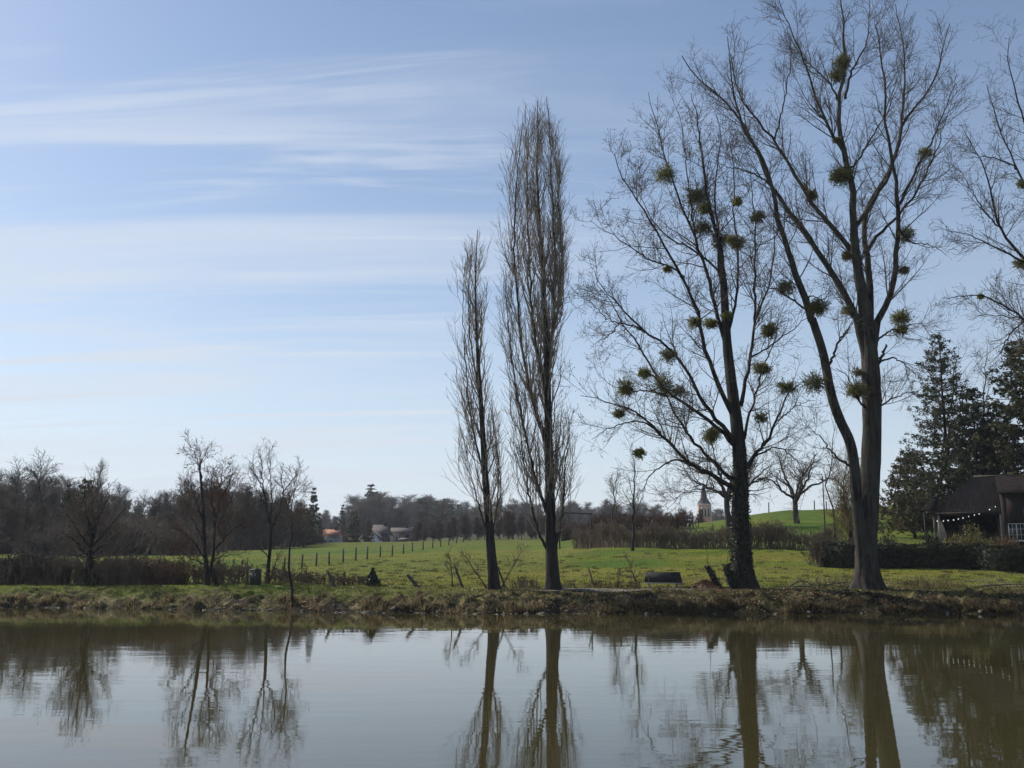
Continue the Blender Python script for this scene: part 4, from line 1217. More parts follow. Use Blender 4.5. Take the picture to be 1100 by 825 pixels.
shrub('dead_weeds', 'brown weeds between the thin leaning post and the bench', 'plant', G(658, 58.2), .5, 2.6, 79, 'twig_red', 80, lv=1)
# saplings
for k, (px, D, y1, y0, ln, lab) in enumerate([
    (681, 57.8, 598, 633, -.3, 'crooked bare sapling left of the bench'),
    (489, 58.5, 592, 632, -.15, 'thin bare sapling left of the leaning post by the smaller poplar'),
    (525, 57.6, 590, 633, -.5, 'bare sapling growing against the left side of the smaller columnar poplar'),
    (660, 58, 610, 632, .05, 'smallest pale sapling between the thin post and the crooked sapling'),
    (537, 57.6, 588, 633, .55, 'bare arching sapling growing against the right side of the smaller columnar poplar')]):
    bare_tree('sapling', lab, 'sapling', G(px, D), hpx(D, y0, y1), .045, 500 + k, 'bark_dark', 'twig_brown', .3, (35, 65), .5, .05, .2, .7, lean=(ln, 0), rtw=.9, lv=2)

# stones at the waterline
rs = np.random.default_rng(77)
protos = []
for k in range(5):
    import bmesh
    bm = bmesh.new(); bmesh.ops.create_icosphere(bm, subdivisions=2, radius=1)
    ph = rs.uniform(0, 6, 6)
    for v in bm.verts:
        c = v.co
        s_ = 1 + .22 * math.sin(2.3 * c.x + ph[0]) * math.cos(2.1 * c.y + ph[1]) + .15 * math.sin(4 * c.z + ph[2] + 2 * c.x)
        v.co = Vector((c.x * s_ * 1.25, c.y * s_ * .9, c.z * s_ * .62))
    me = bpy.data.meshes.new('stone'); bm.to_mesh(me); bm.free(); me.materials.append(M['stone']); protos.append(me)
for k in range(170):
    px = rs.choice([rs.uniform(-5, 200), rs.uniform(230, 310), rs.uniform(330, 470), rs.uniform(480, 720), rs.uniform(700, 1100)], p=[.3, .15, .2, .22, .13])
    D0 = float(shore(colx(px, 52)))
    X = colx(px, D0); D0 = float(shore(X)); D0 += abs(rs.normal(0, .35)) - .12
    o = bpy.data.objects.new('stone', protos[k % 5]); COL.objects.link(o)
    s_ = rs.uniform(.04, .115)
    o.location = (X, D0, max(float(gz(X, D0)), -.02) + s_ * .25); o.scale = (s_ * rs.uniform(.8, 1.5), s_, s_ * rs.uniform(.7, 1.2)); o.rotation_euler = (rs.normal(0, .3), rs.normal(0, .3), rs.uniform(0, 6))
    tag(o, 'small pale stone among the straw at the foot of the far bank', 'stone', 'stones along the waterline of the bank')


# ================================================================== MIDDLE DISTANCE, RIGHT
bare_hedge('long thin brown hedge with bare stems crossing the meadow behind the ivy-clad tree', [(618, 118), (680, 106), (760, 101), (830, 98.5), (888, 97)], 100, 2.05, .9, 900, 402, 'twig_hedge', rtw=1.5, leaves=.03, leafmat='dry_leaf')
bare_hedge('reddish brown hedge right of the dark pole frame, behind the long brown hedge', [(600, 150), (640, 148), (690, 140), (735, 140)], 145, 2.2, 1.6, 700, 403, 'twig_red', rtw=2.2)


def clipped_hedge(label, pts, h, w, seed, material='hedge_dark', n=15000):
    r = np.random.default_rng(seed)
    a = np.array([[colx(p, d), d, 0] for p, d in pts], float)
    c = catmull(a, 60)[:, :2]
    base = np.array([c[30][0], c[30][1], float(gz(*c[30]))])
    root = thing('clipped_hedge', label, 'hedge', base)
    T = unit(np.gradient(c, axis=0)); Nn = np.stack([-T[:, 1], T[:, 0]], 1)
    z0 = gz(c[:, 0], c[:, 1])
    prof = [(-.46, 0), (-.48, .5), (-.44, .9), (-.3, .97), (.3, .97), (.44, .9), (.48, .5), (.46, 0)]
    V = []
    for k in range(60):
        hh = h * (.93 + .1 * vnoise(k * .5, 3.3))
        for u, v in prof:
            V.append([*(c[k] + Nn[k] * u * w * .9), z0[k] - .05 + v * hh * .95])
    m = len(prof)
    Q = [[k * m + j, k * m + j + 1, (k + 1) * m + j + 1, (k + 1) * m + j] for k in range(59) for j in range(m - 1)]
    mb = MB(); mb.add(V, Q)
    t = r.random(n) * 59; i = np.minimum(t.astype(int), 58); f = (t - i)[:, None]
    cc = c[i] * (1 - f) + c[i + 1] * f; NN = Nn[i]
    u = r.random(n) * 3.0
    side = u < 1; tp = (u >= 1) & (u < 2)
    off = np.where(side, -.5, np.where(tp, r.uniform(-.5, .5, n), .5)); hv = np.where(tp, 1.0, r.random(n))
    bump = (vnoise(cc[:, 0] * 1.5, hv * 4 + off * 3) - .5) * .18 + r.normal(0, .03, n)
    zz = np.interp(t, np.arange(60), z0)
    C = np.concatenate([cc + NN * ((off * w) + np.where(tp, 0, np.sign(off) * bump))[:, None], (zz + hv * h * (.93 + .1 * vnoise(t * .5, 3.3)) + np.where(tp, bump, 0))[:, None]], 1)
    mb.leaves(C, .17, r)
    mb.obj('foliage', material, root, base)
    return root


clipped_hedge('dense dark clipped hedge running behind the forked tree to the right edge', [(874, 78), (900, 76.5), (960, 76), (1030, 74.5), (1060, 72.5), (1110, 72), (1250, 71)], 1.75, 1.5, 405)

# slim tree in the meadow hedge, pruned round trees
bare_tree('meadow_tree', 'slim bare tree with a feathery oval crown in the meadow hedge', 'tree', G(676, 100), hpx(100, 590, 482), .16, 311, 'bark_dark', 'twig_grey', .26, (25, 50), .33, .09, .09, 1.0, rtw=1.25)
bare_tree('meadow_tree', 'thin bare tree beside the slim oval one, nearer the pole frame', 'tree', G(655, 125), hpx(125, 582, 505), .14, 312, 'bark_dark', 'twig_grey', .2, (25, 45), .3, .09, .1, 1.0, rtw=1.4)


def orchard_tree(label, px, D, ybase, yfork, ytop, halfw, seed, tr):
    """Old pruned tree: short trunk, crooked limbs spreading from one fork into a rounded crown."""
    r = np.random.default_rng(seed)
    base = G(px, D); root = thing('orchard_tree', label, 'tree', base)
    zf = at(px, yfork, D)[2] - base[2]; zt = at(px, ytop, D)[2] - base[2]; hw = halfw * D * PXM
    P = np.stack([np.cumsum(r.normal(0, .03, 12)), np.cumsum(r.normal(0, .03, 12)), np.linspace(-.1, zf, 12)], 1)
    R = np.linspace(1, .85, 12) * tr
    mb = MB(); trunk_mesh(mb, P, R, 12, .4, .5, r); mb.obj('trunk', 'bark_dark', root, smooth=True)
    n = 7; m = 16
    az = np.arange(n) * 2.4 + r.normal(0, .3, n); el = np.array([.25, 1.2, .6, .9, .35, .75, .5])[:n]
    limbs = np.zeros((n, m, 3)); top = P[-1]
    for k in range(n):
        d = np.array([math.cos(az[k]) * math.cos(el[k]), math.sin(az[k]) * math.cos(el[k]), math.sin(el[k])])
        tgt = np.array([d[0] * hw * 1.0, d[1] * hw, (zt - zf) * (.12 + .85 * math.sin(el[k]))])
        ctrl = np.array([d[0] * hw * .75, d[1] * hw * .75, (zt - zf) * (.25 + .35 * math.sin(el[k]))])
        t = np.linspace(0, 1, m)[:, None]
        q = P[-1 - k % 3] + (2 * t * (1 - t)) * ctrl + t ** 2 * tgt
        q[1:] += np.cumsum(r.normal(0, .11, (m - 1, 3)), 0)
        limbs[k] = q
    LR = (np.linspace(1, .15, m)[None] ** .9) * tr * .5 * np.ones((n, 1))
    s1, sr1 = spawn(r, limbs, LR, 1.15, .18, .85, (35, 70), (hw * .45, hw * .85), .35, m, .035, .16, .6, .03, .03)
    limbs = np.concatenate([limbs, s1]); LR = np.concatenate([LR, sr1]); n = len(limbs)
    for k in range(n):
        mb = MB(); mb.tube(limbs[k], LR[k], 7, .15, r); mb.obj('limb', 'bark_dark', root, smooth=True)
    mb = MB()
    c1, r1 = spawn(r, limbs, LR, .5, .2, 1, (35, 75), (.9, 2.4), .45, 7, .05, .25, .55, .02, .02)
    mb.tube(c1, r1, 4)
    c2, r2 = spawn(r, c1, r1, .38, .15, 1, (30, 75), (.4, 1.2), .3, 5, .04, .25, .6, .016, .015)
    mb.tube(c2, r2, 3)
    c3, r3 = spawn(r, c2, r2, .35, .2, 1, (30, 75), (.2, .6), .3, 3, .04, .2, .7, .013, .015)
    mb.tube(c3, r3, 3)
    mb.obj('crown', 'twig', root)
    return root


orchard_tree('old crooked orchard tree on the hill, between the ivy-clad and the forked tree', 849, 130, 562, 536, 468, 38, 321, .36)
orchard_tree('old crooked orchard tree whose crown shows just left of the ivy-clad trunk', 777, 128, 562, 532, 462, 46, 322, .40)

# yellow willow behind the fork, bush below it
bare_tree('willow_tree', 'yellowish feathery willow behind the forked trunk', 'tree', G(905, 88), hpx(88, 586, 478), .16, 331, 'bark_dark', 'twig_yellow', .08, (22, 50), .42, .08, .10, 1.3, stems=3, rtw=1.3)
bare_tree('willow_tree', 'small tan bare tree in the dark bushes left of the forked trunk', 'tree', G(888, 92), hpx(92, 586, 430), .10, 332, 'bark_dark', 'twig_grey', .2, (20, 40), .25, .1, .1, .7, rtw=1.1)
leaf_bush('evergreen_bush', 'dark evergreen bush left of and behind the forked trunk', 'bush', G(900, 80), 1.6, 1.3, 1.9, 2600, .16, 'hedge_dark', 422)
leaf_bush('evergreen_bush', 'dark evergreen bush right behind the forked trunk', 'bush', G(940, 80.5), 1.3, 1.2, 2.3, 2400, .16, 'hedge_dark', 423)
shrub('bramble', 'brown twiggy bush at the left end of the clipped hedge', 'bush', G(884, 78.5), 2.1, 3.2, 424, 'twig_brown', 110, rtw=1.6, leaves=.1, leafmat='dry_leaf')


# ------------------------------------------------------------------ conifers
def conifer(name, label, loc, h, rad, seed, material, group=None, whorls=26, per=8, droop=.35, needle=.26, start=.05, dens=1.0, taper=1.0, limp=0.0):
    r = np.random.default_rng(seed); base = np.asarray(loc, float)
    root = thing(name, label, 'tree', base, 0, group)
    P = np.stack([np.cumsum(r.normal(0, .01, 14)) * h * .1, np.cumsum(r.normal(0, .01, 14)) * h * .1, np.linspace(-.1, h, 14)], 1)
    R = np.linspace(1, .06, 14) * h * .014
    mb = MB(); trunk_mesh(mb, P, R, 10, .4, .5, r); mb.obj('trunk', 'bark_dark', root, smooth=True)
    bs = []; br = []
    for k in range(whorls):
        t = start + (1 - start) * (k + r.uniform(-.3, .3)) / whorls
        t = min(max(t, .02), .985)
        m = max(3, int(per * (1 - .45 * t)))
        a0 = r.uniform(0, 6.28)
        for j in range(m):
            a = a0 + j * 6.283 / m + r.normal(0, .2)
            ln = rad * (1 - t) ** taper * r.uniform(.62, 1.12) + .22
            u = np.linspace(0, 1, 7)
            rise = (.32 * t + .05 - droop * .5) * ln
            z = t * h + rise * u + droop * ln * (.55 * u ** 2.6 - .25 * u)
            x = np.cos(a) * ln * u; y = np.sin(a) * ln * u
            bs.append(np.stack([x, y, z], 1)); br.append(np.linspace(1, .2, 7) * (.012 + .010 * ln))
    bs = np.array(bs); br = np.array(br)
    mbb = MB(); mbb.tube(bs, br, 4)
    c1, r1 = spawn(r, bs, br, .26 / dens, .15, 1, (35, 65), (.3, 1.0), .45, 5, -.06 - limp, .10, .6, .008, .01, rel=.5)
    mbb.tube(c1, r1, 3)
    mbb.obj('branches', 'twig_brown', root)
    mf = MB()
    for src, cnt in ((c1, 11.0 * dens), (bs, 14.0 * dens)):
        T = src
        nn = int(len(T) * cnt)
        idx = r.integers(0, len(T), nn); f = r.uniform(.1, 1, nn) * (T.shape[1] - 1); i = np.minimum(f.astype(int), T.shape[1] - 2); w = (f - i)[:, None]
        C = T[idx, i] * (1 - w) + T[idx, i + 1] * w + r.normal(0, .09, (nn, 3)); C[:, 2] -= np.abs(r.normal(0, .07 + limp * 2, nn))
        mf.leaves(C, needle * .72, r, flat=.35, aspect=1.6)
    mf.obj('crown', material, root)
    return root


D = 100
conifer('spruce_tree', 'tall pointed dark spruce rising behind the barn roof', G(1011, D), hpx(D, 578, 352), 7.2, 601, 'spruce', whorls=30, per=9, needle=.22, dens=1.0, taper=.85, start=.13)
conifer('spruce_tree', 'shorter dark spruce tucked against the right side of the tall pointed one', G(1043, 97), hpx(97, 578, 408), 5.6, 602, 'spruce', whorls=26, per=9, dens=1.1, taper=.8, start=.16)
conifer('conifer', 'brownish low conifer with drooping sprays, right of the forked trunk', G(972, 106), hpx(106, 570, 478), 4.6, 603, 'conifer_brown', whorls=17, per=10, start=.13, dens=1.1, limp=.04, taper=.6)
conifer('conifer', 'massive dark olive conifer at the right edge behind the brick wing', G(1098, 94), hpx(94, 578, 352), 7.2, 604, 'yew', whorls=30, per=10, dens=1.0, limp=.04, taper=.55, start=.1, needle=.3)
conifer('conifer', 'dark olive conifer between the shorter spruce and the right-edge conifer, behind the roof', G(1066, 99), hpx(99, 578, 438), 4.6, 605, 'yew', whorls=20, per=9, dens=1.0, taper=.6, limp=.03, start=.12)
conifer('conifer', 'dark conifer mass outside the right edge behind the wing', G(1160, 92), 19, 6.0, 606, 'yew', whorls=26, per=9, dens=.8, taper=.6)
bare_tree('bare_tree', 'bare grey tree with spreading fine branches behind the tall pointed spruce', 'tree', G(1003, 106), hpx(106, 575, 372), .28, 341, 'bark_dark', 'twig_grey', .25, (30, 60), .38, .07, .1, 1.0, rtw=1.3)
bare_tree('bare_tree', 'bare grey tree whose top branches show right of the tall pointed spruce', 'tree', G(1046, 108), hpx(108, 575, 382), .26, 342, 'bark_dark', 'twig_grey', .3, (22, 42), .34, .1, .08, 1.0, rtw=1.3)


# ================================================================== BARN AND WING
def barn():
    D = 86.0
    base = G(1040, D)
    root = thing('barn', 'dark timber barn with open front, brown hipped roof and brick wing', 'building', base, -.42); root.scale = (.93, 1, 1)
    w = lambda px, py, d: at(px, py, d) - base
    xl = w(1006, 560, D)[0]; xr = w(1074, 560, D)[0]
    ze = w(1040, 549, D)[2]; zr = w(1040, 513, D + 3.4)[2]
    depth = 6.8
    # roof: long slopes with a hipped right end
    ov = .35
    rl = w(1027, 513, D + 3.4)[0]; rr_ = w(1071, 513, D + 3.4)[0]
    xr2 = xr + 1.2
    A = [xl - ov, -ov, ze - .1]; B_ = [xr2 + .1, -ov, ze - .1]; C_ = [rr_, depth / 2, zr]; E = [rl, depth / 2, zr]
    F_ = [xl - ov, depth + ov, ze - .1]; G_ = [xr2 + .1, depth + ov, ze - .1]
    mb = MB()
    def slab(pts, th=.12):
        n = len(pts); V = [list(p) for p in pts] + [[p[0], p[1], p[2] - th] for p in pts]
        if n == 4: mb.add(V, [[0, 1, 2, 3], [7, 6, 5, 4], [0, 4, 5, 1], [1, 5, 6, 2], [2, 6, 7, 3], [3, 7, 4, 0]])
        else: mb.add(V, [[0, 3, 4, 1], [1, 4, 5, 2], [2, 5, 3, 0]], [[0, 1, 2], [5, 4, 3]])
    slab([A, B_, C_, E]); slab([G_, F_, E, C_]); slab([B_, G_, C_]); slab([F_, A, E])
    roof = mb.obj('roof', 'barn_roof', root)
    # tile / sheet ribs running down the front slope
    mb = MB()
    for k in range(27):
        f = k / 26
        a = np.array(A) * (1 - f) + np.array(B_) * f; b2 = np.array(E) * (1 - f) + np.array(C_) * f
        mb.rod(a + [0, -.01, .03], b2 + [0, 0, .03], .035, .03, 5)
    mb.obj('rib', 'barn_roof', roof)['kind'] = 'stuff'
    mb = MB(); mb.rod(np.array(E) + [0, 0, .05], np.array(C_) + [0, 0, .05], .1, .1, 8); mb.obj('ridge', 'tile_brown', roof)
    # back wall and side walls
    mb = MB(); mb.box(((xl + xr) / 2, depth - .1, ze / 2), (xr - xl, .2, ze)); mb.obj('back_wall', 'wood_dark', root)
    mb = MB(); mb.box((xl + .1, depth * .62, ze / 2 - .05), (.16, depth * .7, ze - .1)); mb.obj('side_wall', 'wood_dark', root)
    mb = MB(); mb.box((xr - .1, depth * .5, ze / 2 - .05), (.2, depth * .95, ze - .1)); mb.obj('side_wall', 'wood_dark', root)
    # lintel and front posts
    mb = MB(); mb.box(((xl + xr) / 2, .02, ze - .22), (xr - xl + .2, .2, .22)); mb.obj('lintel', 'wood_dark', root)
    for x in (xl - .15, xl + .22): 
        mb = MB(); mb.rod((x, 0, -.1), (x, 0, ze - .1), .11, .10, 8); mb.obj('post', 'wood_pale' if x > xl else 'wood_post', root)
    mb = MB(); mb.box((xr + .02, -.05, (ze - .3) / 2), (.13, .13, ze - .3)); mb.obj('post', 'white_paint', root)
    # lean-to at the left
    a = w(989, 547, D - .2); b2 = w(1009, 532.5, D + 2.2)
    mb = MB(); mb.add([[a[0], -.4, a[2]], [xl + .1, -.4, a[2] + .05], [xl + .3, 2.6, b2[2]], [a[0] + 1.0, 2.6, b2[2] - .35],
                       [a[0], -.4, a[2] - .1], [xl + .1, -.4, a[2] - .05], [xl + .3, 2.6, b2[2] - .1], [a[0] + 1.0, 2.6, b2[2] - .45]],
                      [[0, 1, 2, 3], [7, 6, 5, 4], [0, 4, 5, 1], [1, 5, 6, 2], [2, 6, 7, 3], [3, 7, 4, 0]])
    mb.obj('canopy', 'roof_dark', root)
    mb = MB(); mb.rod((a[0] + .45, -.2, -.1), (a[0] + .35, -.2, a[2]), .07, .07, 7); mb.obj('post', 'wood_dark', root)
    # brick wing on the right, set a little forward
    zt = w(1090, 529, D - .6)[2]; x0 = xr + .12; x1 = w(1185, 560, D)[0]
    y0 = -.8
    wx0, wx1 = w(1087, 571, D - .8)[0], w(1104, 571, D - .8)[0]; wz0, wz1 = w(1090, 581, D - .8)[2], w(1090, 562.5, D - .8)[2]
    mb = MB()
    def wall(xa, xb, za, zb): mb.box(((xa + xb) / 2, y0 + .15, (za + zb) / 2), (xb - xa, .3, zb - za))
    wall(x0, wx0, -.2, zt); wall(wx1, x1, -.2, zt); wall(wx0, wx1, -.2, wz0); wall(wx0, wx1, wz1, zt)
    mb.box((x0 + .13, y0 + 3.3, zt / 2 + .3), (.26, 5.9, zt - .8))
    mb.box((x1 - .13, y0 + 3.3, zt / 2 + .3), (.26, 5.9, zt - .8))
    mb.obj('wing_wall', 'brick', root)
    win = MB()
    fw = .07
    for (xa, xb, za, zb) in ((wx0, wx1, wz0, wz0 + fw), (wx0, wx1, wz1 - fw, wz1), (wx0, wx0 + fw, wz0, wz1), (wx1 - fw, wx1, wz0, wz1), ((wx0 + wx1) / 2 - .045, (wx0 + wx1) / 2 + .045, wz0 + fw, wz1 - fw)):
        win.box(((xa + xb) / 2, y0 + .06, (za + zb) / 2), (xb - xa - .004, .09, zb - za - .004))
    for cx in ((wx0 * 3 + wx1) / 4, (wx0 + 3 * wx1) / 4):
        win.box((cx, y0 + .07, (wz0 + wz1) / 2), (.035, .05, wz1 - wz0 - 2 * fw - .01))
    for f in (1 / 3, 2 / 3):
        win.box(((wx0 + wx1) / 2, y0 + .075, wz0 + (wz1 - wz0) * f), (wx1 - wx0 - 2 * fw - .01, .04, .035))
    wo = win.obj('window', 'white_paint', root)
    mb = MB(); mb.box(((wx0 + wx1) / 2, y0 + .11, (wz0 + wz1) / 2), (wx1 - wx0 - .01, .02, wz1 - wz0 - .01)); mb.obj('pane', 'glass_dark', wo)
    mb = MB(); mb.box(((wx0 + wx1) / 2, y0 - .06, wz0 - .04), (wx1 - wx0 + .2, .2, .07)); mb.obj('sill', 'stone_pale', wo)
    mb = MB()
    slabp = [[x0 - .2, y0 - .35, zt - .02], [x1 + .3, y0 - .35, zt - .02], [x1 + .3, y0 + 3.1, zt + 1.5], [x0 - .2, y0 + 3.1, zt + 1.5]]
    mb2 = mb
    V = slabp + [[p[0], p[1], p[2] - .14] for p in slabp]
    mb.add(V, [[0, 1, 2, 3], [7, 6, 5, 4], [0, 4, 5, 1], [1, 5, 6, 2], [2, 6, 7, 3], [3, 7, 4, 0]])
    slabq = [[x1 + .3, y0 + 6.6, zt - .02], [x0 - .2, y0 + 6.6, zt - .02], [x0 - .2, y0 + 3.1, zt + 1.5], [x1 + .3, y0 + 3.1, zt + 1.5]]
    V = slabq + [[p[0], p[1], p[2] - .14] for p in slabq]
    mb.add(V, [[0, 1, 2, 3], [7, 6, 5, 4], [0, 4, 5, 1], [1, 5, 6, 2], [3, 7, 4, 0]])
    mb.obj('wing_roof', 'roof_dark', root)
    # string of lights
    st = thing('string_light', 'string of small white bulbs hung across the open front of the barn', 'lights', base, -.42); st.scale = (.93, 1, 1)
    pts = [(1008.5, 557), (1015, 557), (1020, 556.5), (1026, 556), (1031, 555), (1036, 554), (1042, 552.5), (1048, 551), (1053, 549.8), (1059, 547.5), (1064, 545.5), (1070, 542.5)]
    W = np.array([w(px, py + 2, D - .22) for px, py in pts])
    mb = MB(); mb.tube(W + [0, 0, .05], np.full(len(W), .012), 4); mb.obj('cable', 'wood_dark', st)
    for q in W:
        bs_ = random.uniform(.6, 1.05)
        mb = MB(); mb.tube(np.array([q + [0, 0, .05], q + [0, 0, .03], q, q - [0, 0, .05], q - [0, 0, .075]]), np.array([.01, .03, .065, .05, .004]) * bs_, 8); mb.obj('bulb', 'bulb', st)
    q = w(1022, 561, D - .3)
    return root


barn()
r_ = np.random.default_rng(9)
for k, (px, D, rx, rz, m, lab) in enumerate([
    (1012, 81, 1.2, 1.0, 'shrub_olive', 'low olive shrub in front of the left barn posts'),
    (1026, 80.5, 1.5, 1.35, 'shrub_olive', 'tallest rounded olive shrub before the open barn'),
    (1042, 80.5, 1.3, 1.0, 'shrub_olive', 'low olive shrub right of the small cone-shaped shrub'),
    (1055, 81, 1.3, .8, 'shrub_olive', 'lowest olive shrub, between the olive and the reddish shrubs at the barn'),
    (1066, 81, 1.1, 1.25, 'shrub_red', 'reddish brown shrub at the right end of the barn opening'),
    (991, 80, .7, .9, 'hedge_dark', 'small dark bush at the left corner of the barn')]):
    g = G(px, D); 
    leaf_bush('shrub', lab, 'bush', g, rx, .8, rz * 1.5 + .9, 3200, .13, m, 700 + k)
leaf_bush('conical_shrub', 'small cone-shaped green shrub standing against the dark barn opening', 'bush', G(1039, 82.6), .6, .6, 1.75, 1600, .11, 'shrub_olive', 720, cone=True)


# ================================================================== CHURCH AND FAR HOUSES
def church():
    D = 360.0
    base = G(752, D)
    root = thing('church', 'pink brick church tower with a slate spire beyond the hill, left of the ivy-clad tree', 'church', base)
    w = lambda px, py: at(px, py, D) - base
    hw = 6.6 * D * PXM
    zc = w(752, 543)[2]; zb = -1.0
    mb = MB()
    # octagonal-ish tower: chamfered square
    def ring(r0, z, cx=0):
        c = .42
        return [[cx + sx * r0 * a, sy * r0 * b_, z] for sx, sy, a, b_ in ((-1, -1, 1, c), (-1, -1, c, 1), (1, -1, c, 1), (1, -1, 1, c), (1, 1, 1, c), (1, 1, c, 1), (-1, 1, c, 1), (-1, 1, 1, c))]
    def stack(mb, rings):
        V = []; Q = []
        for i, rg in enumerate(rings):
            V += rg
        for i in range(len(rings) - 1):
            for k in range(8):
                Q.append([i * 8 + k, i * 8 + (k + 1) % 8, (i + 1) * 8 + (k + 1) % 8, (i + 1) * 8 + k])
        mb.add(V, Q)
    stack(mb, [ring(hw, zb), ring(hw, zc)]); mb.obj('tower', 'brick_pink', root, smooth=False)
    mb = MB(); stack(mb, [ring(hw * 1.0, zc - .05), ring(hw * 1.12, zc + .1), ring(hw * 1.12, zc + .5), ring(hw * .3, zc + .55)]); mb.obj('cornice', 'stone_pale', root)
    zsp = w(752, 518)[2]
    mb = MB(); stack(mb, [ring(hw * 1.08, zc + .5), ring(hw * .5, zc + 2.6), ring(hw * .42, zc + 4.2), ring(hw * .03, zsp)]); mb.obj('spire', 'slate', root)
    mb = MB(); mb.rod((0, 0, zsp - .5), (0, 0, zsp + 1.3), .06, .05, 6); mb.box((0, 0, zsp + .8), (.7, .08, .08)); mb.obj('cross', 'metal_grey', root)
    for sx in (-.63, 0, .63):
        fr = MB(); fr.box((sx * hw * .78, -hw - .04, zc - 2.6), (.95, .14, 3.6)); fo = fr.obj('window', 'stone_pale', root)
        mb = MB(); mb.box((sx * hw * .78, -hw - .12, zc - 2.6), (.5, .08, 3.0)); mb.obj('louvre', 'dark_gap', fo)
    for sx in (-1, 1):
        mb = MB(); mb.box((sx * hw * .94, -hw * .5, (zc + zb) / 2), (.5, .7, zc - zb - .05)); mb.obj('quoin', 'stone_pale', root)


church()


def house(label, px, D, wpx, ywall, yeave, yridge, wall, roof, seed, gable=False, windows=2, name='house'):
    base = G(px, D); root = thing(name, label, 'house', base)
    w = lambda a, b_: at(a, b_, D) - base
    hw = wpx / 2 * D * PXM
    ze = w(px, yeave)[2]; zr = w(px, yridge)[2]; dp = 7.0
    mb = MB(); mb.box((0, dp / 2, (ze - 3) / 2), (2 * hw, dp, ze + 3))
    if gable:
        V = [[-hw, 0, ze], [hw, 0, ze], [0, 0, zr], [-hw, dp, ze], [hw, dp, ze], [0, dp, zr]]
        mb.add(V, [], [[0, 1, 2], [4, 3, 5]])
    mb.obj('wall', wall, root)
    mb = MB(); o = .35; th = .15
    if gable:
        for s_ in (-1, 1):
            pts = [[s_ * (hw + o), -o, ze - .25], [0, -o, zr + .05], [0, dp + o, zr + .05], [s_ * (hw + o), dp + o, ze - .25]]
            V = pts + [[p[0], p[1], p[2] + th] for p in pts]
            mb.add(V, [[0, 1, 2, 3], [7, 6, 5, 4], [0, 4, 5, 1], [1, 5, 6, 2], [2, 6, 7, 3], [3, 7, 4, 0]])
    else:
        for s_ in (0, 1):
            ya = -o if s_ == 0 else dp + o
            pts = [[-hw - o, ya, ze - .1], [hw + o, ya, ze - .1], [hw + o * .3, dp / 2, zr], [-hw - o * .3, dp / 2, zr]]
            V = pts + [[p[0], p[1], p[2] + th] for p in pts]
            mb.add(V, [[0, 1, 2, 3], [7, 6, 5, 4], [0, 4, 5, 1], [1, 5, 6, 2], [2, 6, 7, 3], [3, 7, 4, 0]])
        mb.add([[-hw, 0, ze], [-hw, dp, ze], [-hw, dp / 2, zr], [hw, 0, ze], [hw, dp, ze], [hw, dp / 2, zr]], [], [[1, 0, 2], [3, 4, 5]])
    ro = mb.obj('roof', roof, root)
    if not gable:
        mb = MB(); mb.box((hw * .5, dp / 2, zr + .3), (.7, .6, 1.2)); mb.obj('chimney', 'brick', ro)
    for k in range(windows):
        x = (k + 1) / (windows + 1) * 2 * hw - hw
        f = MB(); f.box((x, -.03, ze - 1.6), (1.0, .1, 1.3)); fo = f.obj('window', 'white_paint', root)
        f = MB(); f.box((x, -.09, ze - 1.6), (.76, .04, 1.06)); f.obj('pane', 'glass_dark', fo)


house('distant house with an orange tiled roof at the foot of the wood', 358, 235, 19, 584, 575, 569, 'plaster', 'tile_orange', 1)
house('distant house with a low grey-brown roof right of the orange-roofed one', 411, 250, 16, 584, 574, 564, 'tile_brown', 'tile_brown', 2, windows=1)
house('distant white gable end below the grey-brown roof', 406.5, 232, 8, 586, 578.5, 573, 'plaster_white', 'slate', 3, gable=True, windows=0)
house('distant long low house with a pale ridge, furthest right of the far houses', 433, 290, 22, 582, 572, 567, 'tile_brown', 'tile_brown', 4, windows=2)
house('distant small white shed by the pasture fence', 436, 215, 8, 585, 580, 578, 'plaster', 'tile_brown', 5, windows=1, name='shed')


# ================================================================== THE WOODS
def proto_tree(kind, seed, twig, **k):
    return bare_tree('woodland_tree', 'woodland tree', 'tree', (0, 0, -500), 10.0, .17, seed, 'bark_dark', twig, **k)


PR = [proto_tree(0, 801, 'twig_brown', clear=.15, spread=(25, 55), blen=.36, up=.08, gnarl=.12, dens=2.1, rtw=2.2),
      proto_tree(1, 802, 'twig_grey', clear=.15, spread=(30, 65), blen=.44, up=.06, gnarl=.14, dens=2.1, rtw=2.2),
      proto_tree(2, 803, 'twig_brown', clear=.10, spread=(20, 45), blen=.34, up=.1, gnarl=.1, dens=2.1, rtw=1.9, stems=2),
      proto_tree(3, 804, 'twig_red', clear=.08, spread=(30, 60), blen=.36, up=.06, gnarl=.14, dens=2.1, rtw=1.9, stems=2)]
PR.append(proto_tree(4, 805, 'twig_sky', clear=.2, spread=(25, 55), blen=.42, up=.09, gnarl=.09, dens=1.35, rtw=1.7))
PR.append(proto_tree(5, 806, 'twig_sky', clear=.15, spread=(15, 35), blen=.32, up=.14, gnarl=.07, dens=1.35, rtw=1.7))
CN = [conifer('woodland_conifer', 'woodland conifer', (0, 0, -500), 10.0, 2.4, 811, 'spruce', whorls=18, per=7, needle=.42, dens=.6),
      conifer('woodland_conifer', 'woodland conifer', (0, 0, -500), 10.0, 3.0, 812, 'yew', whorls=14, per=7, needle=.5, dens=.6, taper=.5)]
SH = shrub('woodland_shrub', 'woodland shrub', 'bush', (0, 0, -500), 3.0, 6.0, 820, 'twig_brown', 110, lv=2, rtw=2.6, d=4.0)
rw = np.random.default_rng(88)


bpy.context.view_layer.update()
HT = {p.name: max(v.co.z for c in p.children for v in c.data.vertices) for p in PR + CN}


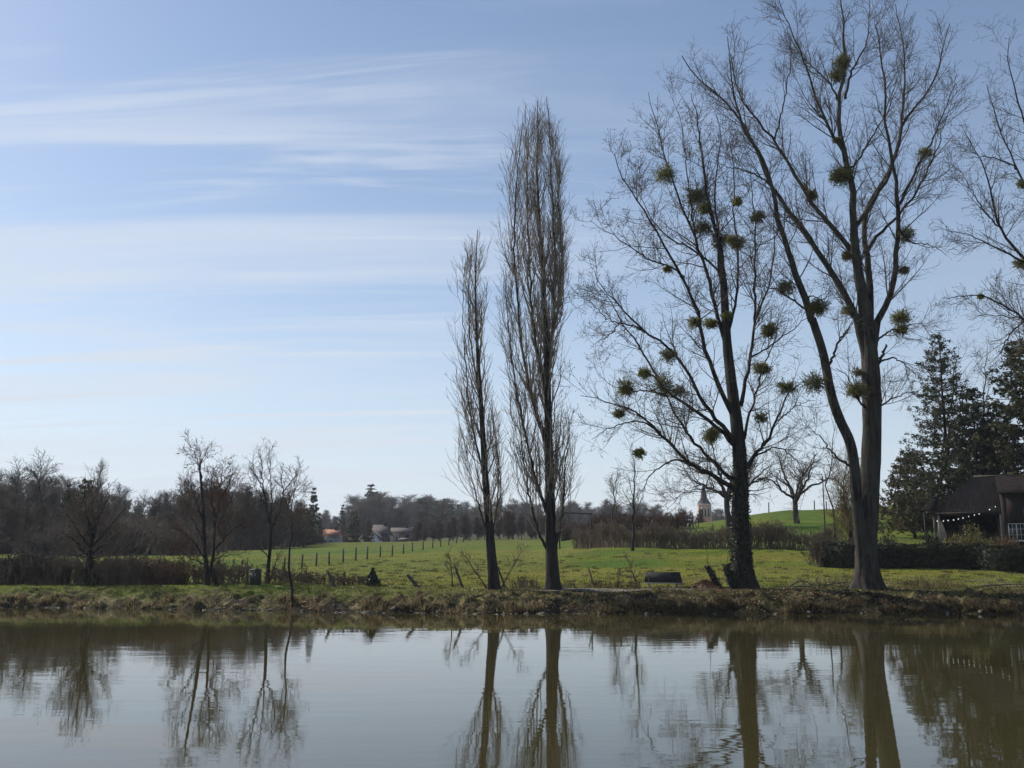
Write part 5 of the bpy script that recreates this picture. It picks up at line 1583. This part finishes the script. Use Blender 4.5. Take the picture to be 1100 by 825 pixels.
def plant(px, D, ytop, k, label, group, con=False, wide=1.0):
    g = G(px, D); h = at(px, ytop, D)[2] - g[2]
    pr = (CN if con else PR)[k]
    return dup(pr, g - [0, 0, .1], rw.uniform(0, 6.28), max(h, 1.5) / HT[pr.name], label, group, wide)


# left wood: outline of tree tops read from the photo
xs = [-140, -60, 0, 30, 60, 85, 105, 130, 160, 190, 215, 240, 270, 300, 330, 350]
yt = [506, 505, 503, 499, 503, 510, 510, 518, 524, 520, 512, 510, 516, 524, 534, 545]
for row, (D, off, n) in enumerate([(200, 10, 44), (176, 0, 40), (150, 12, 34), (132, 28, 26)]):
    for j in range(n):
        px = -120 + (455 if row < 3 else 440) * (j + rw.uniform(.1, .9)) / n
        y = np.interp(px, xs, yt) + off + abs(rw.normal(0, 9)) - 3
        if 142 < px < 172 and row > 1: y += 22
        if px > 225: D = max(D, 172)
        plant(px, D + rw.uniform(-8, 8), y, int(rw.choice([0, 0, 1, 2, 2, 3]) if row != 1 else rw.choice([4, 4, 0, 5, 1])), 'bare brown tree of the wood behind the left bank', 'bare trees of the wood on the left', wide=rw.uniform(1.0, 1.35))
for px, D, y, k, lab in [(52, 140, 479, 4, 'tall round-crowned bare tree topping the left wood'), (28, 150, 488, 4, 'grey bare tree left of the tall round-crowned one in the left wood'), (117, 145, 490, 5, 'narrow pale bare tree standing above the dark conifers of the left wood')]:
    plant(px, D, y, k, lab, None, wide=1.3 if k == 4 else .75)
for px, D, y, k, lab in [(102, 132, 512, 1, 'dark evergreen right below the narrow pale tree in the left wood'), (82, 138, 518, 0, 'dark conifer in the left wood, behind the two-stemmed tree'), (341, 190, 522, 0, 'dark pointed conifer left of the orange-roofed house'),
                         (372, 300, 541, 0, 'small dark pointed conifer above the orange-roofed house'), (384, 205, 548, 1, 'dark round evergreen just right of the orange-roofed house'),
                         (349, 215, 562, 1, 'low dark evergreen just left of the orange-roofed house'), (400, 225, 558, 1, 'dark evergreen left of the white gable'), (335, 180, 545, 1, 'dark bushy evergreen at the right end of the left wood')]:
    plant(px, D, y, k, lab, None, True, .9)

for j in range(46):
    px = -130 + 470 * (j + rw.uniform(.1, .9)) / 46
    g = G(px, (rw.choice([124, 129, 138, 150]) if px < 225 else rw.choice([168, 176, 184])) + rw.uniform(-3, 3))
    dup(SH, g, rw.uniform(0, 6.28), rw.uniform(.7, 1.5), 'bare brown shrub at the foot of the wood on the left', 'shrubs at the foot of the left wood')
# ridge in the centre
xs = [318, 372, 385, 400, 430, 460, 490, 520, 560, 600, 640, 700, 740, 800]
yt = [546, 548, 527, 521, 528, 528, 534, 539, 535, 538, 532, 541, 546, 546]
for row, (D, off, n) in enumerate([(520, -1, 50), (430, 4, 46), (340, 14, 36)]):
    for j in range(n):
        px = 318 + 457 * (j + rw.uniform(.1, .9)) / n
        y = np.interp(px, xs, yt) + off + abs(rw.normal(0, 5)) - 1
        con = rw.random() < .07
        plant(px, D + rw.uniform(-20, 20), y, int(rw.integers(0, 2)) if con else int(rw.choice([0, 1, 2])),
              'dark evergreen among the bare trees of the distant ridge' if con else 'bare tree on the distant wooded ridge', 'evergreens on the distant ridge' if con else 'bare trees on the distant ridge', con, rw.uniform(1.2, 1.9))
for px, y in [(458, 534), (470, 537), (485, 540), (495, 541)]:
    plant(px, 420, y, 1, 'flat-topped dark pine on the skyline left of the smaller columnar poplar', 'pines on the skyline', True, .8)
# brown row at the far end of the pasture
for j in range(22):
    px = 448 + 172 * (j + rw.uniform(.15, .85)) / 22
    plant(px, 205 + rw.uniform(-8, 8), np.interp(px, [448, 500, 560, 620], [556, 548, 546, 556]) + abs(rw.normal(0, 4)), int(rw.choice([0, 2, 3, 3])), 'brown bare tree in the row at the far end of the pasture', 'brown trees at the far end of the pasture', wide=1.35)
for j in range(8):
    px = 640 + 110 * (j + rw.uniform(.15, .85)) / 8
    plant(px, 235 + rw.uniform(-8, 8), 543 + abs(rw.normal(0, 6)), int(rw.choice([0, 1, 2])), 'bare tree behind the reddish hedge, left of the church', 'bare trees left of the church', wide=1.3)
for j in range(20):
    px = 205 + 250 * (j + rw.uniform(.15, .85)) / 20
    near_ = px > 385 and j % 2 == 0
    plant(px, (216 if near_ else 255) + rw.uniform(-8, 8), (574 if near_ else 566) + abs(rw.normal(0, 4)), int(rw.choice([0, 2, 3])), 'low bare tree around the distant houses', 'low trees around the distant houses', wide=1.7)
for p in PR + CN + [SH]:
    for ch in list(p.children): bpy.data.objects.remove(ch)
    bpy.data.objects.remove(p)

# ================================================================== LIGHT AND AIR
SUN_AZ = math.radians(-54)      # left of the view direction
SUN_EL = math.radians(38)
sd = Vector((math.sin(SUN_AZ) * math.cos(SUN_EL), math.cos(SUN_AZ) * math.cos(SUN_EL), math.sin(SUN_EL)))
sun = bpy.data.lights.new('sun', 'SUN'); sun.energy = 5.0; sun.angle = math.radians(.53); sun.color = (1, .95, .86)
so = bpy.data.objects.new('sun', sun); COL.objects.link(so)
so.rotation_euler = (-sd).to_track_quat('-Z', 'Y').to_euler(); so.location = (-60, 60, 80)

W = bpy.data.worlds.new("World"); S.world = W; W.use_nodes = True
N, L = W.node_tree.nodes, W.node_tree.links
N.clear()
out = N.new('ShaderNodeOutputWorld'); bg = N.new('ShaderNodeBackground'); bg.inputs['Strength'].default_value = .104
sky = N.new('ShaderNodeTexSky'); sky.sky_type = 'NISHITA'; sky.sun_disc = False
sky.sun_elevation = SUN_EL; sky.sun_rotation = SUN_AZ; sky.altitude = 100; sky.air_density = 1.0; sky.dust_density = .5; sky.ozone_density = 2.2
tc = N.new('ShaderNodeTexCoord')
sep = N.new('ShaderNodeSeparateXYZ'); L.new(tc.outputs['Generated'], sep.inputs[0])
def mth(op, a, b_=None):
    n = N.new('ShaderNodeMath'); n.operation = op
    for i, v in enumerate((a, b_)):
        if v is None: continue
        if isinstance(v, (int, float)): n.inputs[i].default_value = v
        else: L.new(v, n.inputs[i])
    return n.outputs[0]
zc = mth('ADD', mth('MAXIMUM', sep.outputs[2], 0.0), .10)
u = mth('DIVIDE', sep.outputs[0], zc); v = mth('DIVIDE', sep.outputs[1], zc)
cmb = N.new('ShaderNodeCombineXYZ'); L.new(u, cmb.inputs[0]); L.new(v, cmb.inputs[1])
def cloud(rot, scl, nsc, lo, hi, amt, dist=.6):
    mp = N.new('ShaderNodeMapping'); mp.inputs['Rotation'].default_value = (0, 0, rot); mp.inputs['Scale'].default_value = scl
    L.new(cmb.outputs[0], mp.inputs[0])
    n = N.new('ShaderNodeTexNoise'); n.inputs['Scale'].default_value = nsc; n.inputs['Detail'].default_value = 7; n.inputs['Roughness'].default_value = .55; n.inputs['Distortion'].default_value = dist
    L.new(mp.outputs[0], n.inputs['Vector'])
    mr = N.new('ShaderNodeMapRange'); mr.interpolation_type = 'SMOOTHSTEP'
    mr.inputs['From Min'].default_value = lo; mr.inputs['From Max'].default_value = hi; mr.inputs['To Max'].default_value = amt
    L.new(n.outputs['Fac'], mr.inputs[0]); return mr.outputs[0]
c1 = cloud(.34, (.30, 1.0, 1), .8, .44, .76, .22)
c2 = cloud(.30, (.35, 2.6, 1), 1.5, .47, .68, .42, 1.2)
c3 = cloud(-.45, (.3, 1.6, 1), .9, .50, .70, .40, .9)
msk = cloud(.8, (1, 1, 1), .55, .40, .58, 1.0, .3)
c1 = mth('ADD', c1, mth('MULTIPLY', c2, msk)); c2 = c3
veil = mth('MULTIPLY', mth('POWER', 2.718, mth('MULTIPLY', mth('MAXIMUM', sep.outputs[2], 0.0), -5.2)), .95)
side = N.new('ShaderNodeMapRange'); side.interpolation_type = 'SMOOTHSTEP'
side.inputs['From Min'].default_value = -.5; side.inputs['From Max'].default_value = .75; side.inputs['To Min'].default_value = 1.25; side.inputs['To Max'].default_value = .12
L.new(u, side.inputs[0])
tot = mth('MINIMUM', mth('ADD', mth('MULTIPLY', mth('ADD', c1, c2), side.outputs[0]), veil), .93)
mx = N.new('ShaderNodeMix'); mx.data_type = 'RGBA'
L.new(tot, mx.inputs['Factor']); L.new(sky.outputs[0], mx.inputs['A']); mx.inputs['B'].default_value = (5.8, 6.35, 7.15, 1)
L.new(mx.outputs['Result'], bg.inputs[0]); L.new(bg.outputs[0], out.inputs[0])

HAZE = 0.00017
if HAZE:
    hm = bpy.data.materials.new('haze'); N, L = nt(hm); N.clear()
    o_ = N.new('ShaderNodeOutputMaterial'); pv = N.new('ShaderNodeVolumePrincipled')
    pv.inputs['Color'].default_value = (.80, .87, 1, 1); pv.inputs['Density'].default_value = HAZE; pv.inputs['Anisotropy'].default_value = .2
    L.new(pv.outputs[0], o_.inputs['Volume'])
    mb = MB(); mb.box((0, 600, 21), (1900, 1400, 60)); tag(mb.obj('haze', hm), kind='stuff')

S.render.engine = 'CYCLES'
S.cycles.use_denoising = True
S.cycles.max_bounces = 6; S.cycles.diffuse_bounces = 3; S.cycles.glossy_bounces = 3; S.cycles.transmission_bounces = 4; S.cycles.volume_bounces = 0
S.cycles.sample_clamp_indirect = 6
S.view_settings.view_transform = 'Standard'; S.view_settings.look = 'None'; S.view_settings.gamma = 1; S.view_settings.use_curve_mapping = False
S.view_settings.exposure = 0.22
